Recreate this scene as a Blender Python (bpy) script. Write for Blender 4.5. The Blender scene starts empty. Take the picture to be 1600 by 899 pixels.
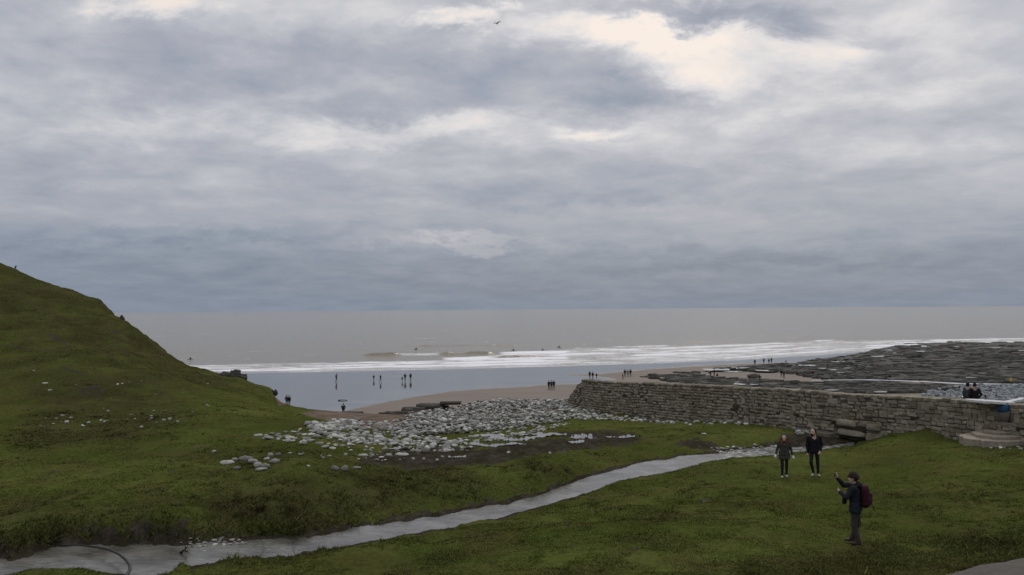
import bpy, math, random
import numpy as np
from mathutils import Vector, Matrix

random.seed(7)
RNG = np.random.default_rng(7)
scene = bpy.context.scene
COL = scene.collection

# ------------------------------------------------------------------ camera
H = 17.0                     # eye height above the sea (sea level is z = 0)
F = 1280.0                   # focal length in photo pixels (1600 wide)
PITCH = math.atan((483.6 - 449.5) / F)
ROLL = math.atan(10.0 / 1410.0)
_up0 = Vector((0, -math.sin(PITCH), math.cos(PITCH)))
FW = Vector((0, math.cos(PITCH), math.sin(PITCH)))
RT = math.cos(ROLL) * Vector((1, 0, 0)) - math.sin(ROLL) * _up0
UP = math.cos(ROLL) * _up0 + math.sin(ROLL) * Vector((1, 0, 0))
cam_data = bpy.data.cameras.new('camera')
cam = bpy.data.objects.new('camera', cam_data)
COL.objects.link(cam)
cam.matrix_world = Matrix(((RT.x, UP.x, -FW.x, 0), (RT.y, UP.y, -FW.y, 0), (RT.z, UP.z, -FW.z, H), (0, 0, 0, 1)))
cam_data.sensor_width = 36.0
cam_data.lens = 36.0 * F / 1600.0
cam_data.clip_start = 0.1
cam_data.clip_end = 90000
scene.camera = cam


def ray(px, py):
    """direction of a photo pixel scaled so that its y (depth) is 1"""
    px = np.asarray(px, float); py = np.asarray(py, float)
    a = (px - 800.0) / F; b = -(py - 449.5) / F
    d = [FW[i] + a * RT[i] + b * UP[i] for i in range(3)]
    return d[0] / d[1], d[2] / d[1]


def at_d(px, py, d):
    u, v = ray(px, py)
    return Vector((float(u * d), float(d), float(H + v * d)))


def at_z(px, py, z):
    u, v = ray(px, py)
    d = (z - H) / v
    return Vector((float(u * d), float(d), float(z)))


def project(x, y, z):
    """world -> photo pixel (numpy)"""
    zz = z - H
    cx = x * RT.x + y * RT.y + zz * RT.z
    cy = x * UP.x + y * UP.y + zz * UP.z
    cz = np.maximum(x * FW.x + y * FW.y + zz * FW.z, 1e-3)
    return 800 + F * cx / cz, 449.5 - F * cy / cz


# ------------------------------------------------------------------ world, sun, exposure
SUN_AZ, SUN_EL = math.radians(14), math.radians(40)     # azimuth measured from +Y towards +X
vs = scene.view_settings
vs.view_transform = 'Standard'; vs.look = 'None'; vs.gamma = 1.0; vs.use_curve_mapping = False
vs.exposure = 0.0
scene.cycles.use_denoising = True
scene.cycles.max_bounces = 6
scene.cycles.caustics_reflective = False
scene.cycles.caustics_refractive = False


def lin(r, g, b):
    f = lambda c: (c / 255 / 12.92) if c / 255 <= 0.04045 else ((c / 255 + 0.055) / 1.055) ** 2.4
    return (f(r), f(g), f(b), 1.0)


class NT:
    """small helper for node trees"""
    def __init__(self, tree):
        self.t = tree; tree.nodes.clear()

    def n(self, typ, **kw):
        nd = self.t.nodes.new(typ)
        for k, v in kw.items():
            if k == 'inp':
                for i, val in v.items():
                    s = nd.inputs[i]
                    if hasattr(val, 'is_linked') or isinstance(val, bpy.types.NodeSocket):
                        self.t.links.new(val, s)
                    else:
                        s.default_value = val
            else:
                setattr(nd, k, v)
        return nd

    def math(self, op, a, b=0.0, c=None, clamp=False):
        d = {0: a, 1: b}
        if c is not None: d[2] = c
        return self.n('ShaderNodeMath', operation=op, use_clamp=clamp, inp=d).outputs[0]

    def vmath(self, op, a, b=(0, 0, 0)):
        nd = self.n('ShaderNodeVectorMath', operation=op, inp={0: a, 1: b})
        return nd.outputs['Value'] if op in ('LENGTH', 'DOT_PRODUCT', 'DISTANCE') else nd.outputs[0]

    def ramp(self, fac, stops, interp='LINEAR'):
        nd = self.n('ShaderNodeValToRGB', inp={0: fac})
        cr = nd.color_ramp; cr.interpolation = interp
        while len(cr.elements) > len(stops): cr.elements.remove(cr.elements[-1])
        while len(cr.elements) < len(stops): cr.elements.new(0.5)
        for e, (p, c) in zip(cr.elements, stops):
            e.position = p
            e.color = c if hasattr(c, '__len__') else (c, c, c, 1)
        return nd.outputs[0]

    def mixc(self, fac, a, b, mode='MIX'):
        nd = self.n('ShaderNodeMix', data_type='RGBA', blend_type=mode)
        for i, v in ((0, fac), (6, a), (7, b)):
            s = nd.inputs[i]
            if isinstance(v, bpy.types.NodeSocket): self.t.links.new(v, s)
            else: s.default_value = v
        return nd.outputs[2]

    def noise(self, vec, scale, detail=4, rough=0.55, dist=0.0, out=0):
        return self.n('ShaderNodeTexNoise', inp={'Vector': vec, 'Scale': scale, 'Detail': detail, 'Roughness': rough, 'Distortion': dist}).outputs[out]

    def maprange(self, v, a, b, c=0.0, d=1.0, smooth=False):
        nd = self.n('ShaderNodeMapRange', interpolation_type='SMOOTHSTEP' if smooth else 'LINEAR')
        self.t.links.new(v, nd.inputs[0])
        for i, x in enumerate((a, b, c, d)): nd.inputs[i + 1].default_value = x
        return nd.outputs[0]


world = bpy.data.worlds.new('World'); scene.world = world; world.use_nodes = True
W = NT(world.node_tree)
sky = W.n('ShaderNodeTexSky', sky_type='NISHITA', sun_disc=False, sun_elevation=SUN_EL, sun_rotation=SUN_AZ,
          air_density=1.0, dust_density=3.0, altitude=20)
tc = W.n('ShaderNodeTexCoord').outputs['Generated']
sep = W.n('ShaderNodeSeparateXYZ', inp={0: tc})
X, Y, Z = sep.outputs
zc = W.math('MAXIMUM', Z, 0.0)
# cloud deck: directions projected on a flat layer, so the clouds flatten towards the horizon
den = W.math('ADD', zc, 0.17)
deck = W.n('ShaderNodeCombineXYZ', inp={0: W.math('DIVIDE', X, den), 1: W.math('DIVIDE', Y, den), 2: 3.7}).outputs[0]
n_big = W.noise(deck, 1.5, 6, 0.58, 0.3)
n_mid = W.noise(deck, 4.0, 6, 0.56, 0.25)
n_fin = W.noise(deck, 12.0, 5, 0.6, 0.2)
# openings and heavy banks of the deck, as directions (u = x/y, v = z/y) with noise-torn edges
yc = W.math('MAXIMUM', Y, 0.06)
uv = W.n('ShaderNodeCombineXYZ', inp={0: W.math('DIVIDE', X, yc), 1: W.math('DIVIDE', Z, yc), 2: 0.0}).outputs[0]
warp = W.noise(W.vmath('MULTIPLY', uv, (1, 1.8, 1)), 6.0, 8, 0.66, 0.3, out=1)
wv = W.vmath('MULTIPLY', W.vmath('SUBTRACT', warp, (0.5, 0.5, 0.5)), (0.30, 0.13, 0))
uvw = W.vmath('ADD', uv, wv)
BLOBS = [  # px, py, rx, ry, amplitude
    (1130, 85, 200, 62, 0.31), (985, 58, 250, 30, 0.28), (1290, 40, 90, 50, 0.14), (1230, 150, 200, 50, 0.12), (735, 34, 80, 20, 0.40),
    (235, 2, 130, 34, 0.40), (730, 387, 150, 9, 0.20), (600, 205, 240, 26, 0.17), (925, 204, 90, 14, 0.20),
    (1400, 190, 330, 120, 0.09), (1560, 60, 230, 160, 0.04), (250, 185, 160, 36, 0.12), (1180, 355, 420, 36, 0.07), (450, 190, 90, 60, 0.10),
    (900, 128, 240, 62, -0.24), (1010, 140, 130, 50, -0.2), (590, 88, 300, 72, -0.30), (1085, 14, 240, 30, -0.42), (1320, 50, 80, 26, -0.2),
    (230, 90, 260, 80, -0.15), (640, 165, 330, 34, -0.2), (1020, 275, 420, 62, -0.12), (1250, 150, 200, 22, -0.08), (330, 368, 480, 13, -0.09),
    (880, 300, 380, 26, -0.08), (150, 250, 300, 40, -0.05), (1150, 405, 420, 16, -0.07), (1400, 330, 300, 40, -0.05),
]
L = None
for px, py, rx, ry, amp in BLOBS:
    u, v = ray(px, py)
    d = W.vmath('MULTIPLY', W.vmath('SUBTRACT', uvw, (float(u), float(v), 0)), (F / rx, F / ry, 0))
    g = W.maprange(W.vmath('LENGTH', d), 1.25, 0.15, 0.0, amp, True)
    L = g if L is None else W.math('ADD', L, g)
elev = W.ramp(W.math('MULTIPLY', zc, 2.2), [(0.0, 0.10), (0.05, 0.085), (0.13, 0.12), (0.25, 0.39), (0.4, 0.55), (0.7, 0.61), (1.0, 0.60)])
amp_e = W.maprange(zc, 0.0, 0.22, 0.25, 1.0)
det = W.math('ADD', W.math('MULTIPLY', W.math('SUBTRACT', n_big, 0.5), 0.55),
             W.math('ADD', W.math('MULTIPLY', W.math('SUBTRACT', n_mid, 0.5), 0.80),
                    W.math('MULTIPLY', W.math('SUBTRACT', n_fin, 0.5), 0.16)))
Ltot = W.math('ADD', W.math('ADD', elev, L), W.math('MULTIPLY', det, amp_e))
cloud = W.ramp(Ltot, [(0.0, lin(116, 130, 149)), (0.2, lin(142, 152, 168)), (0.42, lin(167, 170, 181)),
                      (0.6, lin(187, 189, 196)), (0.8, lin(216, 214, 215)), (1.0, lin(243, 231, 221))])
# overcast zenith is brighter than the horizon (standard overcast sky)
zen = W.maprange(zc, 0.33, 1.0, 1.0, 1.6, True)
cloud = W.vmath('MULTIPLY', cloud, W.n('ShaderNodeCombineXYZ', inp={0: zen, 1: zen, 2: zen}).outputs[0])
cloud10 = W.vmath('MULTIPLY', cloud, (10, 10, 10))
mix = W.mixc(0.93, sky.outputs[0], cloud10)
below = W.maprange(Z, -0.02, -0.12, 0.0, 1.0)
mix = W.mixc(below, mix, (0.9, 0.9, 0.85, 1))
bg = W.n('ShaderNodeBackground', inp={0: mix, 1: 0.1})
W.n('ShaderNodeOutputWorld', inp={0: bg.outputs[0]})

sd = bpy.data.lights.new('sun', 'SUN'); sd.energy = 0.85; sd.angle = math.radians(12); sd.color = (1, 0.95, 0.88)
sun = bpy.data.objects.new('sun', sd); COL.objects.link(sun)
sdir = Vector((math.sin(SUN_AZ) * math.cos(SUN_EL), math.cos(SUN_AZ) * math.cos(SUN_EL), math.sin(SUN_EL)))
sun.rotation_euler = sdir.to_track_quat('Z', 'Y').to_euler()

# ------------------------------------------------------------------ helpers
def sstep(a, b, x):
    t = np.clip((x - a) / (b - a), 0, 1); return t * t * (3 - 2 * t)


_G = RNG.random((256, 256)).astype(np.float64)


def vnoise(x, y):
    x = np.asarray(x, float); y = np.asarray(y, float)
    xi = np.floor(x).astype(int); yi = np.floor(y).astype(int)
    fx = x - xi; fy = y - yi
    fx = fx * fx * (3 - 2 * fx); fy = fy * fy * (3 - 2 * fy)
    a = _G[xi & 255, yi & 255]; b = _G[(xi + 1) & 255, yi & 255]
    c = _G[xi & 255, (yi + 1) & 255]; d = _G[(xi + 1) & 255, (yi + 1) & 255]
    return (a * (1 - fx) + b * fx) * (1 - fy) + (c * (1 - fx) + d * fx) * fy - 0.5


def fbm(x, y, octaves=4, gain=0.5):
    s = 0; a = 1.0; f = 1.0
    for i in range(octaves):
        s = s + a * vnoise(x * f + 17.3 * i, y * f + 5.1 * i); a *= gain; f *= 2.03
    return s


def mesh_np(name, verts, faces, mats, parent=None, smooth=False, matidx=None, attrs=None):
    """verts (n,3) array, faces (m,3) or (m,4) array -> ONE mesh object"""
    verts = np.ascontiguousarray(verts, np.float32); faces = np.ascontiguousarray(faces, np.int32)
    me = bpy.data.meshes.new(name)
    k = faces.shape[1]
    me.vertices.add(len(verts)); me.vertices.foreach_set('co', verts.ravel())
    me.loops.add(faces.size); me.loops.foreach_set('vertex_index', faces.ravel())
    me.polygons.add(len(faces))
    me.polygons.foreach_set('loop_start', np.arange(0, faces.size, k, dtype=np.int32))
    me.polygons.foreach_set('loop_total', np.full(len(faces), k, np.int32))
    if smooth: me.polygons.foreach_set('use_smooth', np.ones(len(faces), bool))
    for m in (mats if isinstance(mats, (list, tuple)) else [mats]): me.materials.append(m)
    if matidx is not None: me.polygons.foreach_set('material_index', np.ascontiguousarray(matidx, np.int32))
    for an, av in (attrs or {}).items():
        at = me.attributes.new(an, 'FLOAT', 'POINT'); at.data.foreach_set('value', np.ascontiguousarray(av, np.float32))
    me.update(calc_edges=True); me.validate()
    o = bpy.data.objects.new(name, me); COL.objects.link(o)
    if parent: o.parent = parent
    return o


def inst(name, me, parent=None, loc=(0, 0, 0), rot=(0, 0, 0), scl=(1, 1, 1)):
    o = bpy.data.objects.new(name, me); COL.objects.link(o)
    o.location = loc; o.rotation_euler = rot; o.scale = scl
    if parent: o.parent = parent
    return o


def empty(name, loc=(0, 0, 0), rz=0.0):
    o = bpy.data.objects.new(name, None); COL.objects.link(o)
    o.location = loc; o.rotation_euler = (0, 0, rz); o.empty_display_size = 0.2
    return o


def tag(o, label, cat, group=None):
    o['label'] = label; o['category'] = cat
    if group: o['group'] = group
    return o


def struct(o):
    o['kind'] = 'structure'; return o


def grid_faces(nr, nc):
    i = np.arange(nr - 1)[:, None] * nc + np.arange(nc - 1)[None, :]
    i = i.ravel()
    return np.stack([i, i + 1, i + nc + 1, i + nc], 1)


def in_poly(x, y, poly):
    x = np.asarray(x, float); y = np.asarray(y, float)
    r = np.zeros(x.shape, bool); n = len(poly)
    for i in range(n):
        x1, y1 = poly[i]; x2, y2 = poly[(i + 1) % n]
        if y1 == y2: continue
        c = ((y1 > y) != (y2 > y)) & (x < (x2 - x1) * (y - y1) / (y2 - y1) + x1)
        r ^= c
    return r


def poly_dist(x, y, poly, closed=True):
    """unsigned distance to the outline"""
    x = np.asarray(x, float); y = np.asarray(y, float)
    best = np.full(x.shape, 1e9); n = len(poly)
    for i in range(n if closed else n - 1):
        x1, y1 = poly[i]; x2, y2 = poly[(i + 1) % n]
        dx, dy = x2 - x1, y2 - y1
        t = np.clip(((x - x1) * dx + (y - y1) * dy) / (dx * dx + dy * dy + 1e-12), 0, 1)
        best = np.minimum(best, np.hypot(x - x1 - t * dx, y - y1 - t * dy))
    return best


def smask(x, y, poly, soft):
    """1 inside, 0 outside with a soft border"""
    d = poly_dist(x, y, poly)
    s = np.where(in_poly(x, y, poly), d, -d)
    return sstep(-soft, soft, s)


# ------------------------------------------------------------------ materials
def new_mat(name):
    m = bpy.data.materials.new(name); m.use_nodes = True
    return m, NT(m.node_tree)


def finish(N, color, rough=0.9, bump=None, bump_s=0.3, bump_d=0.05, spec=0.3, **kw):
    inp = {'Base Color': color, 'Roughness': rough, 'Specular IOR Level': spec}
    inp.update(kw)
    b = N.n('ShaderNodeBsdfPrincipled', inp=inp)
    if bump is not None:
        bn = N.n('ShaderNodeBump', inp={'Height': bump, 'Strength': bump_s, 'Distance': bump_d})
        N.t.links.new(bn.outputs[0], b.inputs['Normal'])
    N.n('ShaderNodeOutputMaterial', inp={0: b.outputs[0]})
    return b


def pos(N): return N.n('ShaderNodeNewGeometry').outputs['Position']
def attr(N, a): return N.n('ShaderNodeAttribute', attribute_name=a).outputs['Fac']


def simple_mat(name, rgb, rough=0.8, var=0.25, scale=12.0, spec=0.3):
    m, N = new_mat(name)
    n = N.noise(pos(N), scale, 4)
    c = tuple(rgb) + (1,)
    lo = tuple(v * (1 - var) for v in rgb) + (1,); hi = tuple(min(1, v * (1 + var)) for v in rgb) + (1,)
    finish(N, N.ramp(n, [(0.3, lo), (0.7, hi)]), rough, n, 0.2, 0.01, spec)
    return m


def grass_color(N, p):
    big = N.noise(p, 0.09, 4, 0.6)
    mid = N.noise(p, 0.55, 5, 0.6)
    fin = N.noise(N.vmath('MULTIPLY', p, (1, 1, 1)), 6.0, 4, 0.65)
    g = N.ramp(big, [(0.32, (0.068, 0.077, 0.021, 1)), (0.5, (0.073, 0.091, 0.021, 1)), (0.68, (0.094, 0.103, 0.027, 1))])
    g = N.mixc(N.maprange(mid, 0.44, 0.70, 0.0, 0.85), g, (0.092, 0.084, 0.03, 1))
    dry = attr(N, 'dry')
    g = N.mixc(N.math('MULTIPLY', dry, N.maprange(mid, 0.3, 0.62, 0.3, 0.9)), g, (0.056, 0.05, 0.022, 1))  # dry-grass brown, kept dark to double as painted shade on the hillside
    v = N.ramp(fin, [(0.25, 0.62), (0.5, 1.0), (0.75, 1.32)])
    g = N.mixc(1.0, g, N.ramp(N.noise(p, 0.22, 5, 0.6), [(0.3, 0.72), (0.5, 0.95), (0.7, 1.22)]), 'MULTIPLY')
    return N.mixc(1.0, g, v, 'MULTIPLY'), fin


def m_ground():
    m, N = new_mat('grass_turf')
    p = pos(N)
    g, fin = grass_color(N, p)
    mud_n = N.noise(N.vmath('MULTIPLY', p, (1.0, 0.6, 1)), 1.6, 8, 0.72, 0.6)
    mud = N.ramp(mud_n, [(0.32, (0.018, 0.015, 0.010, 1)), (0.5, (0.042, 0.036, 0.026, 1)), (0.68, (0.08, 0.07, 0.054, 1))])
    dirt = N.ramp(N.noise(p, 0.9, 6, 0.65), [(0.3, (0.10, 0.075, 0.058, 1)), (0.65, (0.20, 0.155, 0.12, 1))])
    fm = N.maprange(N.math('ADD', attr(N, 'mud'), N.math('MULTIPLY', N.math('SUBTRACT', mud_n, 0.5), 3.6)), 0.42, 0.60)
    fd = N.maprange(N.math('ADD', attr(N, 'dirt'), N.math('MULTIPLY', N.math('SUBTRACT', N.noise(p, 0.7, 6, 0.65), 0.5), 1.0)), 0.38, 0.62)
    c = N.mixc(fm, g, mud); c = N.mixc(fd, c, dirt)
    rough = N.math('SUBTRACT', 0.97, N.math('MULTIPLY', fm, 0.12))
    finish(N, c, rough, N.noise(p, 9.0, 6, 0.7), 0.9, 0.10, 0.0)
    return m


def m_blade():
    m, N = new_mat('grass_blade')
    g, fin = grass_color(N, pos(N))
    r = N.n('ShaderNodeNewGeometry').outputs['Random Per Island']
    g = N.mixc(1.0, g, N.ramp(r, [(0, 0.75), (0.6, 1.1), (1, 1.5)]), 'MULTIPLY')
    g = N.mixc(N.maprange(r, 0.90, 0.97), g, (0.15, 0.145, 0.06, 1))
    finish(N, g, 1.0, None, spec=0.0)
    return m


def m_sand():
    m, N = new_mat('beach_sand')
    p = pos(N)
    wet = attr(N, 'wet')
    n1 = N.noise(N.vmath('MULTIPLY', p, (0.25, 1, 1)), 0.25, 6, 0.6)
    n2 = N.noise(p, 4.0, 4)
    w = N.maprange(N.math('ADD', wet, N.math('MULTIPLY', N.math('SUBTRACT', n1, 0.5), 0.7)), 0.3, 0.7, smooth=True)
    dry = N.ramp(n1, [(0.3, (0.165, 0.132, 0.108, 1)), (0.7, (0.205, 0.168, 0.138, 1))])
    dry = N.mixc(N.maprange(n2, 0.55, 0.7, 0, 0.25), dry, (0.13, 0.102, 0.082, 1))
    wetc = (0.105, 0.088, 0.075, 1)
    c = N.mixc(w, dry, wetc)
    rough = N.maprange(w, 0.0, 1.0, 0.85, 0.07)
    b = finish(N, c, rough, n2, 0.04, 0.02, 0.5)
    N.t.links.new(N.maprange(w, 0.0, 1.0, 0.2, 0.62), b.inputs['Specular IOR Level'])
    return m


def m_sea():
    m, N = new_mat('sea_water')
    p = pos(N)
    foam = attr(N, 'foam')
    st = N.noise(N.vmath('MULTIPLY', p, (0.28, 1.0, 1)), 0.16, 8, 0.68, 0.6)
    st2 = N.noise(N.vmath('MULTIPLY', p, (0.3, 1.0, 1)), 0.9, 6, 0.75, 0.6)
    k = N.math('ADD', N.math('MULTIPLY', st, 0.6), N.math('MULTIPLY', st2, 0.4))
    f = N.maprange(N.math('ADD', foam, N.math('MULTIPLY', N.math('SUBTRACT', k, 0.5), 4.2)), 0.40, 0.80)
    sh = attr(N, 'shallow')
    deep = N.mixc(sh, (0.19, 0.16, 0.11, 1), (0.36, 0.34, 0.32, 1))
    c = N.mixc(f, deep, (0.84, 0.84, 0.85, 1))
    rip = N.noise(N.vmath('MULTIPLY', p, (0.5, 1.0, 1)), 1.1, 5, 0.65)
    swell = N.noise(N.vmath('MULTIPLY', p, (0.25, 1.0, 1)), 0.09, 4, 0.6)
    hgt = N.math('ADD', N.math('MULTIPLY', rip, 0.24), N.math('MULTIPLY', swell, 0.55))
    hgt = N.math('ADD', hgt, N.math('MULTIPLY', f, 0.15))
    rough = N.maprange(f, 0, 1, 0.15, 0.9)
    b = finish(N, c, rough, hgt, 1.0, 1.0, 0.5, IOR=1.333)
    return m


def m_stream():
    m, N = new_mat('stream_water')
    p = pos(N)
    n = N.noise(N.vmath('MULTIPLY', p, (0.8, 1.3, 1)), 2.2, 6, 0.7, 0.8)
    c = N.ramp(N.noise(p, 0.8, 4), [(0.35, (0.045, 0.042, 0.033, 1)), (0.65, (0.15, 0.147, 0.13, 1))])
    rif = attr(N, 'riffle')
    fo = N.maprange(N.math('ADD', rif, N.math('MULTIPLY', N.math('SUBTRACT', N.noise(N.vmath('MULTIPLY', p, (0.7, 1.4, 1)), 4.0, 5, 0.7), 0.5), 2.2)), 0.55, 0.9)
    c = N.mixc(fo, c, (0.5, 0.5, 0.49, 1))
    finish(N, c, 0.06, n, 0.25, 0.05, 0.5, IOR=1.40)
    return m


def m_pool():
    m, N = new_mat('pool_water')
    p = pos(N)
    n = N.noise(p, 2.0, 5, 0.6)
    c = N.ramp(N.noise(p, 0.5, 5, 0.7), [(0.3, (0.22, 0.215, 0.21, 1)), (0.62, (0.55, 0.55, 0.54, 1))])
    finish(N, c, 0.2, n, 0.1, 0.05, 0.5, IOR=1.333)
    return m


def stone_mat(name, c0, c1, moss=0.0, mosscol=(0.06, 0.06, 0.03), scale=5.0, rough=0.88, top=0.0):
    m, N = new_mat(name)
    p = pos(N)
    r = N.math('FRACT', N.math('ADD', N.n('ShaderNodeObjectInfo').outputs['Random'],
                               N.n('ShaderNodeNewGeometry').outputs['Random Per Island']))
    n = N.noise(p, scale, 6, 0.65)
    base = N.mixc(r, tuple(c0) + (1,), tuple(c1) + (1,))
    c = N.mixc(1.0, base, N.ramp(n, [(0.25, 0.62), (0.5, 1.0), (0.78, 1.3)]), 'MULTIPLY')
    if moss > 0:
        mn = N.noise(p, 0.8, 5, 0.65)
        c = N.mixc(N.maprange(mn, 0.62 - moss * 0.3, 0.75, 0, 0.8), c, tuple(mosscol) + (1,))
    finish(N, c, rough, n, 0.5, 0.04, 0.08)
    return m


M = {}
M['ground'] = m_ground(); M['blade'] = m_blade(); M['sand'] = m_sand(); M['sea'] = m_sea()
M['stream'] = m_stream(); M['pool'] = m_pool()
M['cobble'] = stone_mat('pale_limestone', (0.14, 0.14, 0.122), (0.53, 0.525, 0.485), 0.0, scale=4.0)
M['cobble_d'] = stone_mat('grey_limestone', (0.17, 0.165, 0.15), (0.30, 0.29, 0.265), 0.3, (0.09, 0.095, 0.05), scale=4.0)
M['wall'] = stone_mat('wall_limestone', (0.165, 0.143, 0.11), (0.32, 0.283, 0.222), 0.5, (0.13, 0.118, 0.072), scale=6.0)
M['mortar'] = stone_mat('wall_core', (0.11, 0.10, 0.082), (0.14, 0.128, 0.105), 0.4, (0.08, 0.078, 0.045), scale=4.0)
M['slab'] = stone_mat('dark_wet_limestone', (0.028, 0.027, 0.024), (0.13, 0.126, 0.112), 0.35, (0.04, 0.041, 0.027), scale=1.2, rough=1.0)
M['rock'] = stone_mat('dark_rock', (0.05, 0.047, 0.042), (0.085, 0.08, 0.07), 0.4, (0.06, 0.066, 0.03), scale=2.5)
M['concrete'] = stone_mat('weathered_concrete', (0.14, 0.125, 0.10), (0.18, 0.165, 0.135), 0.3, (0.08, 0.08, 0.05), scale=5)
M['pale_concrete'] = stone_mat('pale_concrete', (0.55, 0.55, 0.54), (0.6, 0.6, 0.59), 0, scale=5)
M['path'] = stone_mat('gravel_path', (0.10, 0.09, 0.08), (0.14, 0.125, 0.112), 0, scale=9)

# ------------------------------------------------------------------ terrain
# For a set of directions (photo columns) the ground profile: (distance, photo row) or (distance, None, height).
def Zp(z): return z


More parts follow.
